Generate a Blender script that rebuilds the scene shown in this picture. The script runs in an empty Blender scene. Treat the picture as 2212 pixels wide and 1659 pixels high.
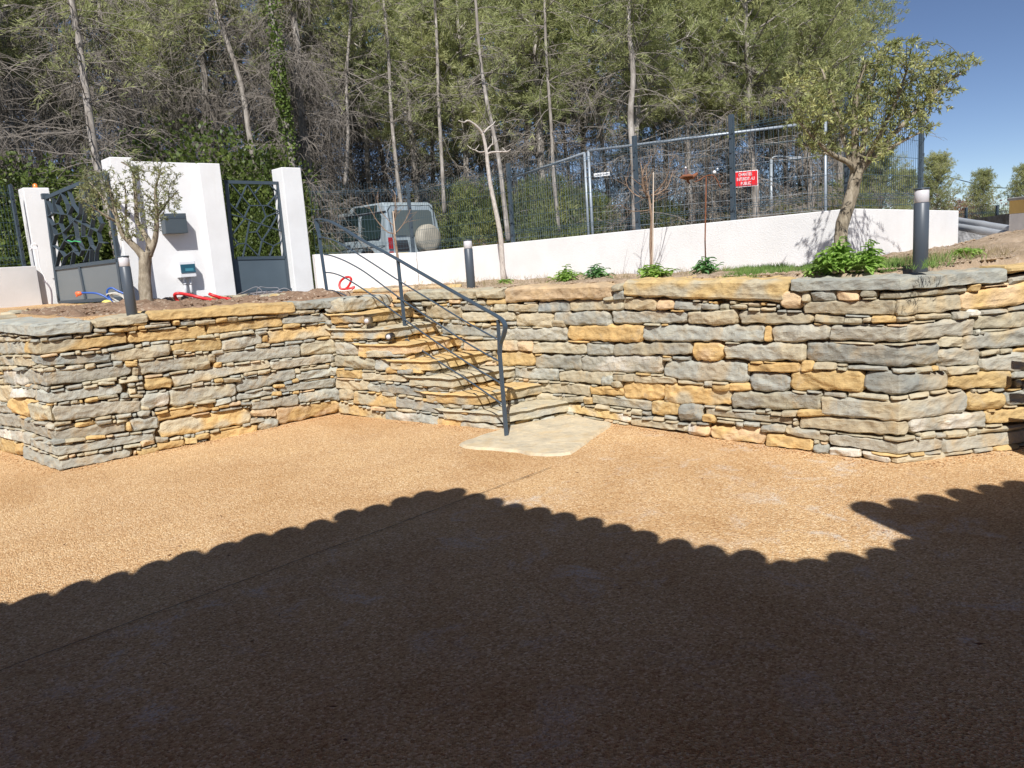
import bpy, bmesh, math, random
import numpy as np
from mathutils import Vector, Matrix, noise
random.seed(7)
C = bpy.context.scene.collection
SC = bpy.context.scene

# ---------------------------------------------------------------- camera, sky, sun, exposure
CAM_H = 1.6; PITCH = 9.6; ROLL = 4.04; FPX = 1662.0; PW = 2212.0; PH = 1659.0
def cam_axes():
    p = math.radians(PITCH); r = math.radians(ROLL)
    fwd = np.array([0, math.cos(p), -math.sin(p)]); rt = np.array([1., 0, 0]); up = np.cross(rt, fwd)
    return np.array([math.cos(r)*rt - math.sin(r)*up, math.sin(r)*rt + math.cos(r)*up, fwd])
RR = cam_axes()
cd = bpy.data.cameras.new('camera'); cam = bpy.data.objects.new('camera', cd); C.objects.link(cam)
cam.matrix_world = Matrix((
    (RR[0][0], RR[1][0], -RR[2][0], 0), (RR[0][1], RR[1][1], -RR[2][1], 0),
    (RR[0][2], RR[1][2], -RR[2][2], CAM_H), (0, 0, 0, 1)))
cd.sensor_width = 36; cd.lens = 36*FPX/PW; cd.clip_start = 0.05; cd.clip_end = 3000
SC.camera = cam

SUN_EL = 46.0; SUN_AZ = 4.0          # light travels towards azimuth 4 deg right of +Y
w = bpy.data.worlds.new('World'); SC.world = w; w.use_nodes = True
nt = w.node_tree; nt.nodes.clear()
sky = nt.nodes.new('ShaderNodeTexSky'); sky.sky_type = 'NISHITA'; sky.sun_disc = False
sky.sun_elevation = math.radians(SUN_EL); sky.sun_rotation = math.radians(180 + SUN_AZ)
sky.air_density = 0.8; sky.altitude = 3000; sky.dust_density = 0.0; sky.ozone_density = 1.5
bg = nt.nodes.new('ShaderNodeBackground'); bg.inputs['Strength'].default_value = 0.078
ow = nt.nodes.new('ShaderNodeOutputWorld')
hs = nt.nodes.new('ShaderNodeHueSaturation'); hs.inputs['Saturation'].default_value = 1.02; hs.inputs['Hue'].default_value = .505; nt.links.new(sky.outputs[0], hs.inputs['Color']); nt.links.new(hs.outputs[0], bg.inputs[0]); nt.links.new(bg.outputs[0], ow.inputs[0])
sd = bpy.data.lights.new('sun', 'SUN'); sd.energy = 5.0; sd.angle = math.radians(0.5); sd.color = (1.0, 0.975, 0.935)
sun = bpy.data.objects.new('sun', sd); C.objects.link(sun)
SUNV = Vector((math.sin(math.radians(SUN_AZ))*math.cos(math.radians(SUN_EL)),
               math.cos(math.radians(SUN_AZ))*math.cos(math.radians(SUN_EL)), -math.sin(math.radians(SUN_EL))))
sun.rotation_euler = SUNV.to_track_quat('-Z', 'Y').to_euler(); sun.location = (0, -20, 30)
SC.view_settings.view_transform = 'Standard'; SC.view_settings.look = 'None'
SC.view_settings.exposure = 0.32; SC.view_settings.gamma = 1.0

# ---------------------------------------------------------------- pixel -> place helpers
def ray(x, y):
    return np.array([x-PW/2, -(y-PH/2), FPX]) @ RR
def at_z(x, y, z):
    d = ray(x, y); t = (z-CAM_H)/d[2]; return Vector((d[0]*t, d[1]*t, z))
def at_y(x, y, Y):
    d = ray(x, y); t = Y/d[1]; return Vector((d[0]*t, Y, CAM_H+d[2]*t))
def at_plane(x, y, A, B):
    d = ray(x, y); nx, ny = -(B[1]-A[1]), B[0]-A[0]
    t = (nx*A[0]+ny*A[1])/(nx*d[0]+ny*d[1]); return Vector((d[0]*t, d[1]*t, CAM_H+d[2]*t))

# ---------------------------------------------------------------- scene graph helpers
def tag(o, label=None, cat=None, group=None, kind=None):
    if label: o['label'] = label
    if cat: o['category'] = cat
    if group: o['group'] = group
    if kind: o['kind'] = kind
    return o
def empty(name, loc, label, cat, group=None):
    o = bpy.data.objects.new(name, None); C.objects.link(o); o.location = loc
    o.empty_display_size = .2
    return tag(o, label, cat, group)
def obj(name, me_or_bm, mat, parent=None, smooth=False):
    if isinstance(me_or_bm, bmesh.types.BMesh):
        me = bpy.data.meshes.new(name); me_or_bm.to_mesh(me); me_or_bm.free()
    else: me = me_or_bm
    me.name = name
    for m in (mat if isinstance(mat, (list, tuple)) else [mat]): me.materials.append(m)
    if smooth:
        me.polygons.foreach_set('use_smooth', [True]*len(me.polygons))
    o = bpy.data.objects.new(name, me); C.objects.link(o)
    if parent is not None:
        o.parent = parent; o.location = -Vector(parent.location)
        pp = parent.parent
        if pp is not None: o.location = (0, 0, 0)
    return o
def copy_tree(o, parent=None):
    c = o.copy(); C.objects.link(c); c.parent = parent
    for ch in [x for x in o.children]: copy_tree(ch, c)
    return c
class MB:
    """collects shapes into one mesh"""
    def __init__(s): s.v = []; s.f = []; s.c = []
    def add(s, vs, fs, col=None):
        n = len(s.v); s.v += [tuple(v) for v in vs]; s.f += [tuple(i+n for i in f) for f in fs]
        s.c += [col]*len(vs)
    def box(s, c, size, rot=None, bev=0):
        x, y, z = [k/2 for k in size]
        if bev:
            b = bev; pr = []
            ring = [(-x+b, -y), (x-b, -y), (x, -y+b), (x, y-b), (x-b, y), (-x+b, y), (-x, y-b), (-x, -y+b)]
            ins = [(px*(1-b/x) if x else px, py*(1-b/y) if y else py) for px, py in ring]
            lay = [[(px, py, -z) for px, py in ins], [(px, py, -z+b) for px, py in ring], [(px, py, z-b) for px, py in ring], [(px, py, z) for px, py in ins]]
            pr = [Vector(p) for L in lay for p in L]
            fs = [tuple(range(7, -1, -1)), tuple(range(24, 32))]
            for l in range(3):
                for i in range(8):
                    j = (i+1) % 8; fs.append((l*8+i, l*8+j, (l+1)*8+j, (l+1)*8+i))
        else:
            pr = [Vector((a*x, b_*y, c_*z)) for c_ in (-1, 1) for a, b_ in ((-1, -1), (1, -1), (1, 1), (-1, 1))]
            fs = [(3, 2, 1, 0), (4, 5, 6, 7), (0, 1, 5, 4), (1, 2, 6, 5), (2, 3, 7, 6), (3, 0, 4, 7)]
        if rot is not None: pr = [rot @ p for p in pr]
        s.add([p+Vector(c) for p in pr], fs)
    def tube(s, pts, r, n=6, cap=True, col=None):
        pts = [Vector(p) for p in pts]; m = len(pts)
        rs = r if isinstance(r, (list, tuple)) else [r]*m
        vs = []; prev = None
        for i, p in enumerate(pts):
            t = (pts[min(i+1, m-1)]-pts[max(i-1, 0)])
            if t.length < 1e-9: t = Vector((0, 0, 1))
            t.normalize()
            a = prev if prev is not None else (Vector((0, 0, 1)) if abs(t.z) < .9 else Vector((1, 0, 0)))
            u = (a - t*a.dot(t))
            if u.length < 1e-6: u = t.orthogonal()
            u.normalize(); prev = u; v = t.cross(u)
            for k in range(n):
                an = 2*math.pi*k/n; vs.append(p+(u*math.cos(an)+v*math.sin(an))*rs[i])
        fs = [(i*n+k, i*n+(k+1) % n, (i+1)*n+(k+1) % n, (i+1)*n+k) for i in range(m-1) for k in range(n)]
        if cap: fs += [tuple(range(n-1, -1, -1)), tuple(range((m-1)*n, m*n))]
        s.add(vs, fs, col)
    def bar(s, a, b, w, h, up=Vector((0, 0, 1))):
        a = Vector(a); b = Vector(b); t = (b-a).normalized(); x = t.cross(up)
        if x.length < 1e-6: x = t.orthogonal()
        x.normalize(); y = x.cross(t).normalized()
        vs = [p+x*sx*w/2+y*sy*h/2 for p in (a, b) for sx, sy in ((-1, -1), (1, -1), (1, 1), (-1, 1))]
        s.add(vs, [(3, 2, 1, 0), (4, 5, 6, 7), (0, 1, 5, 4), (1, 2, 6, 5), (2, 3, 7, 6), (3, 0, 4, 7)])
    def mesh(s, name='m'):
        me = bpy.data.meshes.new(name); me.from_pydata(s.v, [], s.f); me.update()
        if any(c is not None for c in s.c):
            at = me.color_attributes.new('Col', 'FLOAT_COLOR', 'POINT')
            fl = []
            for c in s.c: fl += list(c if c is not None else (.5, .5, .5))[:3]+[1.0]
            at.data.foreach_set('color', fl)
        return me
    def build(s, name, mat, parent=None, smooth=False, fix=False):
        me = s.mesh(name)
        if fix:
            b = bmesh.new(); b.from_mesh(me); bmesh.ops.recalc_face_normals(b, faces=b.faces); b.to_mesh(me); b.free()
        return obj(name, me, mat, parent, smooth)

# ---------------------------------------------------------------- materials
def newmat(name):
    m = bpy.data.materials.new(name); m.use_nodes = True
    nt = m.node_tree; return m, nt, nt.nodes['Principled BSDF'], nt.nodes['Material Output']
def N(nt, typ, **kw):
    n = nt.nodes.new(typ)
    for k, v in kw.items():
        if k in n.inputs: n.inputs[k].default_value = v
        else: setattr(n, k, v)
    return n
def ramp(nt, stops, interp='LINEAR'):
    r = nt.nodes.new('ShaderNodeValToRGB'); r.color_ramp.interpolation = interp
    e = r.color_ramp.elements
    while len(e) > 1: e.remove(e[0])
    e[0].position = stops[0][0]; e[0].color = (*stops[0][1], 1) if len(stops[0][1]) == 3 else stops[0][1]
    for p, c in stops[1:]:
        k = e.new(p); k.color = (*c, 1)
    return r
def mix(nt, fac, a, b, blend='MIX'):
    m = nt.nodes.new('ShaderNodeMix'); m.data_type = 'RGBA'; m.blend_type = blend
    for sock, v in ((m.inputs[0], fac), (m.inputs[6], a), (m.inputs[7], b)):
        if hasattr(v, 'is_linked') or hasattr(v, 'links'): nt.links.new(v, sock)
        elif isinstance(v, (int, float)): sock.default_value = v
        else: sock.default_value = (*v, 1)
    return m.outputs[2]
def objcoord(nt, scale=None):
    tc = nt.nodes.new('ShaderNodeNewGeometry')
    if scale is None: return tc.outputs['Position']
    mp = nt.nodes.new('ShaderNodeVectorMath'); mp.operation = 'MULTIPLY'; mp.inputs[1].default_value = scale
    nt.links.new(tc.outputs['Position'], mp.inputs[0]); return mp.outputs[0]
def noise_tex(nt, vec, scale, detail=4, rough=.55, dist=0):
    n = N(nt, 'ShaderNodeTexNoise'); n.inputs['Scale'].default_value = scale; n.inputs['Detail'].default_value = detail
    n.inputs['Roughness'].default_value = rough; n.inputs['Distortion'].default_value = dist
    nt.links.new(vec, n.inputs['Vector']); return n
def simple(name, col, rough=.6, metal=0, var=.12, scale=6, bump=0, bscale=80, spec=None):
    """a plain surface with slight tonal wear and an optional fine bump"""
    m, nt, b, o = newmat(name)
    p = objcoord(nt); n = noise_tex(nt, p, scale, 5, .6)
    lo = tuple(c*(1-var) for c in col); hi = tuple(min(1, c*(1+var)) for c in col)
    r = ramp(nt, [(.3, lo), (.7, hi)]); nt.links.new(n.outputs[0], r.inputs[0]); nt.links.new(r.outputs[0], b.inputs['Base Color'])
    b.inputs['Roughness'].default_value = rough; b.inputs['Metallic'].default_value = metal
    if spec is not None: b.inputs['Specular IOR Level'].default_value = spec
    if bump:
        n2 = noise_tex(nt, p, bscale, 3, .6); bp = N(nt, 'ShaderNodeBump'); bp.inputs['Strength'].default_value = 1
        bp.inputs['Distance'].default_value = bump
        nt.links.new(n2.outputs[0], bp.inputs['Height']); nt.links.new(bp.outputs[0], b.inputs['Normal'])
    return m

def stone_mat():
    m, nt, b, o = newmat('dry_stone')
    at = nt.nodes.new('ShaderNodeAttribute'); at.attribute_name = 'Col'
    p = objcoord(nt)
    ps = objcoord(nt, (1, 1, 1.5))
    n1 = noise_tex(nt, ps, 9, 6, .62, .6)
    r1 = ramp(nt, [(.3, (.80, .80, .82)), (.5, (1, 1, 1)), (.7, (1.16, 1.13, 1.07))]); nt.links.new(n1.outputs[0], r1.inputs[0])
    c1 = mix(nt, 1.0, at.outputs['Color'], r1.outputs[0], 'MULTIPLY')
    # ochre staining in drifts
    n2 = noise_tex(nt, p, 4.2, 5, .6, 1.0); r2 = ramp(nt, [(.5, (0, 0, 0)), (.66, (.36, .36, .36))]); nt.links.new(n2.outputs[0], r2.inputs[0])
    c2 = mix(nt, r2.outputs[0], c1, (.54, .37, .17))
    # grey weathering
    n3 = noise_tex(nt, p, 6.1, 4, .6, .5); r3 = ramp(nt, [(.58, (0, 0, 0)), (.72, (.4, .4, .4))]); nt.links.new(n3.outputs[0], r3.inputs[0])
    c3 = mix(nt, r3.outputs[0], c2, (.38, .365, .31))
    # calcite streaks
    n4 = noise_tex(nt, ps, 13, 7, .75, 2.2); r4 = ramp(nt, [(.64, (0, 0, 0)), (.72, (.75, .75, .75))]); nt.links.new(n4.outputs[0], r4.inputs[0])
    n4b = noise_tex(nt, p, 1.9, 2); r4b = ramp(nt, [(.5, (0, 0, 0)), (.6, (1, 1, 1))]); nt.links.new(n4b.outputs[0], r4b.inputs[0])
    f4 = mix(nt, 1.0, r4.outputs[0], r4b.outputs[0], 'MULTIPLY')
    c4 = mix(nt, f4, c3, (.74, .72, .68))
    nt.links.new(c4, b.inputs['Base Color']); b.inputs['Roughness'].default_value = .85
    b.inputs['Specular IOR Level'].default_value = .25
    nb = noise_tex(nt, ps, 38, 8, .7, .4); bp = N(nt, 'ShaderNodeBump'); bp.inputs['Distance'].default_value = .008
    bp.inputs['Strength'].default_value = .8
    nt.links.new(nb.outputs[0], bp.inputs['Height'])
    vb = N(nt, 'ShaderNodeTexVoronoi'); vb.inputs['Scale'].default_value = 16; nt.links.new(ps, vb.inputs['Vector'])
    bp2 = N(nt, 'ShaderNodeBump'); bp2.inputs['Distance'].default_value = .010; bp2.inputs['Strength'].default_value = .5
    nt.links.new(vb.outputs['Distance'], bp2.inputs['Height']); nt.links.new(bp.outputs[0], bp2.inputs['Normal'])
    nt.links.new(bp2.outputs[0], b.inputs['Normal'])
    return m
STONE = stone_mat()

def resin_mat():
    """resin-bound gravel court: fine ochre chips, pale worn drifts, a paler wash right of the joint"""
    m, nt, b, o = newmat('resin_gravel')
    p = objcoord(nt)
    v = N(nt, 'ShaderNodeTexVoronoi'); v.inputs['Scale'].default_value = 120; nt.links.new(p, v.inputs['Vector'])
    v2 = N(nt, 'ShaderNodeTexVoronoi'); v2.inputs['Scale'].default_value = 55; nt.links.new(p, v2.inputs['Vector'])
    rc = ramp(nt, [(0, (.42, .225, .10)), (.25, (.58, .345, .165)), (.5, (.67, .42, .21)), (.78, (.73, .485, .255)), (1, (.88, .68, .43))])
    sep = nt.nodes.new('ShaderNodeSeparateColor'); nt.links.new(v.outputs['Color'], sep.inputs[0]); nt.links.new(sep.outputs[0], rc.inputs[0])
    big = noise_tex(nt, p, .9, 5, .6, .5); rb = ramp(nt, [(.3, (.86, .80, .72)), (.5, (1, 1, 1)), (.7, (1.12, 1.16, 1.16))]); nt.links.new(big.outputs[0], rb.inputs[0])
    c1 = mix(nt, 1.0, rc.outputs[0], rb.outputs[0], 'MULTIPLY')
    # pale lime bloom patches
    pa = noise_tex(nt, p, 3.2, 9, .72, .8); rp = ramp(nt, [(.52, (0, 0, 0)), (.66, (.85, .85, .85))]); nt.links.new(pa.outputs[0], rp.inputs[0])
    pm = noise_tex(nt, p, .8, 3, .5); rpm = ramp(nt, [(.36, (0, 0, 0)), (.58, (1, 1, 1))]); nt.links.new(pm.outputs[0], rpm.inputs[0])
    fp = mix(nt, 1.0, rp.outputs[0], rpm.outputs[0], 'MULTIPLY')
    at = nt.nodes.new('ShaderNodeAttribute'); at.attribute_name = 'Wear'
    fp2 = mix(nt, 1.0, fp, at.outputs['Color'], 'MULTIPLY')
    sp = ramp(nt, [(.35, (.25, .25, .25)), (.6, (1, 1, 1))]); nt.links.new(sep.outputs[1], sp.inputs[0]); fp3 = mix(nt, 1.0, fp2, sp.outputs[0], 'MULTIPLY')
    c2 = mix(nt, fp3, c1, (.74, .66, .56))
    nt.links.new(c2, b.inputs['Base Color']); b.inputs['Roughness'].default_value = .9; b.inputs['Specular IOR Level'].default_value = .2
    bp = N(nt, 'ShaderNodeBump'); bp.inputs['Distance'].default_value = .009; bp.inputs['Strength'].default_value = 1; bp.invert = True
    nt.links.new(v.outputs['Distance'], bp.inputs['Height'])
    bp2 = N(nt, 'ShaderNodeBump'); bp2.inputs['Distance'].default_value = .004; bp2.inputs['Strength'].default_value = .6; bp2.invert = True
    nt.links.new(v2.outputs['Distance'], bp2.inputs['Height']); nt.links.new(bp.outputs[0], bp2.inputs['Normal'])
    nt.links.new(bp2.outputs[0], b.inputs['Normal'])
    return m
RESIN = resin_mat()

def plaster_mat():
    m, nt, b, o = newmat('white_plaster')
    p = objcoord(nt); n = noise_tex(nt, p, 2.2, 6, .6)
    r = ramp(nt, [(.3, (.76, .75, .74)), (.6, (.82, .815, .81)), (1, (.84, .835, .83))]); nt.links.new(n.outputs[0], r.inputs[0])
    # drips and dust towards the base have their own shape
    nd = noise_tex(nt, objcoord(nt, (6, 6, .8)), 1.2, 4, .6); rd = ramp(nt, [(.6, (0, 0, 0)), (.85, (.22, .22, .22))]); nt.links.new(nd.outputs[0], rd.inputs[0])
    c = mix(nt, rd.outputs[0], r.outputs[0], (.66, .62, .57)); nt.links.new(c, b.inputs['Base Color'])
    b.inputs['Roughness'].default_value = .9; b.inputs['Specular IOR Level'].default_value = .2
    nb = noise_tex(nt, p, 70, 4, .7); bp = N(nt, 'ShaderNodeBump'); bp.inputs['Distance'].default_value = .006; bp.inputs['Strength'].default_value = .8
    nt.links.new(nb.outputs[0], bp.inputs['Height']); nt.links.new(bp.outputs[0], b.inputs['Normal']); return m
PLASTER = plaster_mat()
ANTHRA = simple('anthracite_paint', (.055, .075, .095), .38, 0, .08, 4, .0008, 300)
ANTHRA_D = simple('dark_grey_panel', (.085, .115, .14), .5, 0, .08, 2, .0005, 200)
BACK = simple('wall_core_earth', (.26, .17, .09), .95, 0, .4, 30, .01, 60)
def soil_mat(name, a, b_, c_, sc=26):
    m, nt, b, o = newmat(name)
    p = objcoord(nt); v = N(nt, 'ShaderNodeTexVoronoi'); v.inputs['Scale'].default_value = sc*1.6; nt.links.new(p, v.inputs['Vector'])
    n = noise_tex(nt, p, 5, 8, .7); r = ramp(nt, [(.3, a), (.55, b_), (.75, c_)]); nt.links.new(n.outputs[0], r.inputs[0])
    sep = nt.nodes.new('ShaderNodeSeparateColor'); nt.links.new(v.outputs['Color'], sep.inputs[0])
    rs = ramp(nt, [(.9, (0, 0, 0)), (.94, (.6, .6, .6))]); nt.links.new(sep.outputs[0], rs.inputs[0])
    c = mix(nt, rs.outputs[0], r.outputs[0], (.55, .45, .34)); nt.links.new(c, b.inputs['Base Color'])
    b.inputs['Roughness'].default_value = .95; b.inputs['Specular IOR Level'].default_value = .1
    nb = noise_tex(nt, p, sc, 8, .7); bp = N(nt, 'ShaderNodeBump'); bp.inputs['Distance'].default_value = .03; bp.inputs['Strength'].default_value = 1
    nt.links.new(nb.outputs[0], bp.inputs['Height']); nt.links.new(bp.outputs[0], b.inputs['Normal']); return m
SOIL_L = soil_mat('brown_soil', (.20, .13, .085), (.31, .21, .145), (.42, .31, .22))
SOIL_R = soil_mat('pale_soil', (.34, .25, .16), (.50, .38, .27), (.62, .51, .38), 34)
# ---------------------------------------------------------------- dry stone walls
PAL = {'g': (.375, .365, .31), 'd': (.30, .305, .275), 'b': (.44, .39, .28), 'y': (.55, .385, .175),
       'o': (.57, .42, .26), 'w': (.58, .545, .47)}
VIEWS = {'1': (0, 760, .25913), '2': (400, 740, .24109), '3': (760, 700, .31646), '4': (1500, 640, .47920), '6': (700, 640, .40687)}
def vpx(view, x, y):
    ox, oy, s = VIEWS[view]; k = PW/2560.0
    return (ox+x*s)*k, (oy+y*s)*k
class Chain:
    def __init__(s, pts, rad=.05):
        s.p = [Vector((a, b, 0)) for a, b in pts]; s.rad = rad
        s.l = [0]
        for i in range(len(s.p)-1): s.l.append(s.l[-1]+(s.p[i+1]-s.p[i]).length)
        s.n = []
        for i in range(len(s.p)-1):
            d = (s.p[i+1]-s.p[i]).normalized(); n = Vector((d.y, -d.x, 0))
            s.n.append(n)
    def seg(s, q):
        i = 0
        while i < len(s.l)-2 and q > s.l[i+1]: i += 1
        return i
    def pos(s, q, z, n=0.0):
        i = s.seg(q); d = (s.p[i+1]-s.p[i]).normalized()
        P = s.p[i]+d*(q-s.l[i]); nn = s.n[i].copy()
        r = s.rad
        if i+1 < len(s.n) and s.l[i+1]-q < r:
            t = .5*(1-(s.l[i+1]-q)/r); nn = (s.n[i]*(1-t)+s.n[i+1]*t)
        elif i > 0 and q-s.l[i] < r:
            t = .5*(1-(q-s.l[i])/r); nn = (s.n[i]*(1-t)+s.n[i-1]*t)
        nn.normalize()
        return Vector((P.x+nn.x*n, P.y+nn.y*n, z))
    def hit(s, x, y, lim=None):
        best = None
        for i in range(len(s.p)-1):
            A, B = s.p[i], s.p[i+1]; h = at_plane(x, y, A, B)
            if h.y < 0: continue
            d = (B-A).normalized(); q = (Vector((h.x, h.y, 0))-A).dot(d); L = (B-A).length
            ext = 0
            if i == 0 and q < 0: ext = -q
            elif i == len(s.p)-2 and q > L: ext = q-L
            elif q < 0: ext = -q+.001
            elif q > L: ext = q-L+.001
            if best is None or ext < best[0]-1e-6: best = (ext, s.l[i]+(q if ext == 0 or i in (0, len(s.p)-2) else min(max(q, 0), L)), h.z)
        return best[1], best[2]
def stone(mb, ch, quad, kind, depth=.03, back=.10, cell=.0115, rnd=None, back_rings=1, top_rough=.0, rcf=1.0):
    """quad: four (s,z): bottom-left, bottom-right, top-right, top-left. A cleft-faced block."""
    R = rnd or random
    bl, br, tr, tl = quad
    w_ = max(.01, ((br[0]-bl[0])+(tr[0]-tl[0]))/2); h_ = max(.008, ((tl[1]-bl[1])+(tr[1]-br[1]))/2)
    nu = max(3, min(60, int(w_/cell))); nv = max(3, min(18, int(h_/cell)))
    base = PAL[kind[0]]; k2 = R.uniform(.86, 1.14); hue = R.uniform(-.04, .04)
    col = (base[0]*k2*(1+hue), base[1]*k2, base[2]*k2*(1-hue))
    if len(kind) > 1: c2 = PAL[kind[1]]
    else: c2 = None
    seed = Vector((R.uniform(0, 99), R.uniform(0, 99), R.uniform(0, 99)))
    planes = []
    for _ in range(4+int(w_/.05)):
        u0 = R.uniform(0, 1); v0 = R.uniform(.1, .9); a = R.uniform(-.22, .22); b = R.uniform(-.55, .5); planes.append((u0, v0, a, b, R.uniform(.006, .022)))
    topb = R.uniform(.0, .35)
    pts = {}; vs = []; cs = []
    e = min(w_, h_)
    rc = R.uniform(.12, .42)*rcf
    tiltv = R.uniform(-.12, .16)
    for j in range(nv+1):
        v = j/nv
        for i in range(nu+1):
            u = i/nu
            # rounded, broken outline
            du = min(u, 1-u)*w_; dv = min(v, 1-v)*h_
            cr = e*rc
            uu, vv = u, v
            if du < cr and dv < cr:
                k = 1-math.hypot(1-du/cr, 1-dv/cr); k2_ = min(du/cr, dv/cr)
                if k < k2_:
                    sh = (k2_-k)*cr*.72
                    uu = u+(sh/w_ if u < .5 else -sh/w_); vv = v+(sh/h_ if v < .5 else -sh/h_)
            s_ = (bl[0]*(1-uu)+br[0]*uu)*(1-vv)+(tl[0]*(1-uu)+tr[0]*uu)*vv
            z_ = (bl[1]*(1-uu)+br[1]*uu)*(1-vv)+(tl[1]*(1-uu)+tr[1]*uu)*vv
            edgev = abs(2*v-1)**3; edgeu = abs(2*u-1)**6
            nz = noise.fractal(Vector((s_*9, 0, v*.6))+seed, 1.0, 2.0, 3)
            z_ += nz*min(.02, h_*.16)*edgev
            s_ += noise.noise(Vector((z_*22, 5, u))+seed)*min(.02, w_*.1)*edgeu
            f = 1e9
            for (u0, v0, a, b, c) in planes:
                t = c+a*(u-u0)*w_+b*(v-v0)*h_
                f = min(f, t)
            f = max(-.022, min(.018, f))
            rn = noise.fractal(Vector((s_*12, 3, z_*15))+seed, 1.0, 2.1, 5)*.0075
            rg = -abs(noise.noise(Vector((s_*9, 7, z_*16))+seed))*.010
            rim = min(1, du/(.010+.06*e))*min(1, dv/(.005+.07*e))
            n_ = depth*(.35+.65*rim)+f+rn+rg+tiltv*(.5-v)*h_ - (1-rim)*.012
            if i in (0, nu) or j in (0, nv): n_ -= .006
            vs.append(ch.pos(s_, z_, n_)); pts[(i, j)] = (s_, z_)
            if c2 is not None:
                t = noise.noise(Vector((s_*5, 1, z_*7))+seed)*.5+.5; t = min(1, max(0, (t-.42)*5))
                cs.append(tuple(col[q]*(1-t)+c2[q]*k2*t for q in range(3)))
            else:
                t = 1+.10*noise.noise(Vector((s_*7, 2, z_*9))+seed)
                cs.append(tuple(c*t for c in col))
    fs = [(j*(nu+1)+i, j*(nu+1)+i+1, (j+1)*(nu+1)+i+1, (j+1)*(nu+1)+i) for j in range(nv) for i in range(nu)]
    loop = [(i, 0) for i in range(nu)]+[(nu, j) for j in range(nv)]+[(i, nv) for i in range(nu, 0, -1)]+[(0, j) for j in range(nv, 0, -1)]
    prev = [j*(nu+1)+i for i, j in loop]; nl = len(loop)
    for r_ in range(1, back_rings+1):
        d = -back*r_/back_rings
        cur = []
        for (i, j) in loop:
            s_, z_ = pts[(i, j)]
            zj = noise.fractal(Vector((s_*6, d*9, 1))+seed, 1, 2, 3)*.008*(1 if j == nv else 0)*(top_rough > 0)
            cur.append(len(vs)); vs.append(ch.pos(s_, z_+zj, d)); cs.append(col)
        for k in range(nl):
            k1 = (k+1) % nl; fs.append((prev[k], cur[k], cur[k1], prev[k1]))
        prev = cur
    n0 = len(mb.v); mb.v += [tuple(v) for v in vs]; mb.f += [tuple(i+n0 for i in f) for f in fs]; mb.c += cs

LD = [Vector((-4.009, 6.578, 0)), Vector((-1.953, 8.288, 0)), Vector((-.12, 6.968, 0))]
LEFT = Chain([(-8.0, 9.98), (-4.009, 6.578), (-1.953, 8.288), (-.12, 6.968)], .06)
RIGHT = Chain([(-1.27, 8.64), (.50, 7.35), (.91, 6.90), (1.579, 6.147), (2.175, 5.529), (2.60, 5.07), (3.591, 5.264), (5.2, 5.62)], .14)

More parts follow.
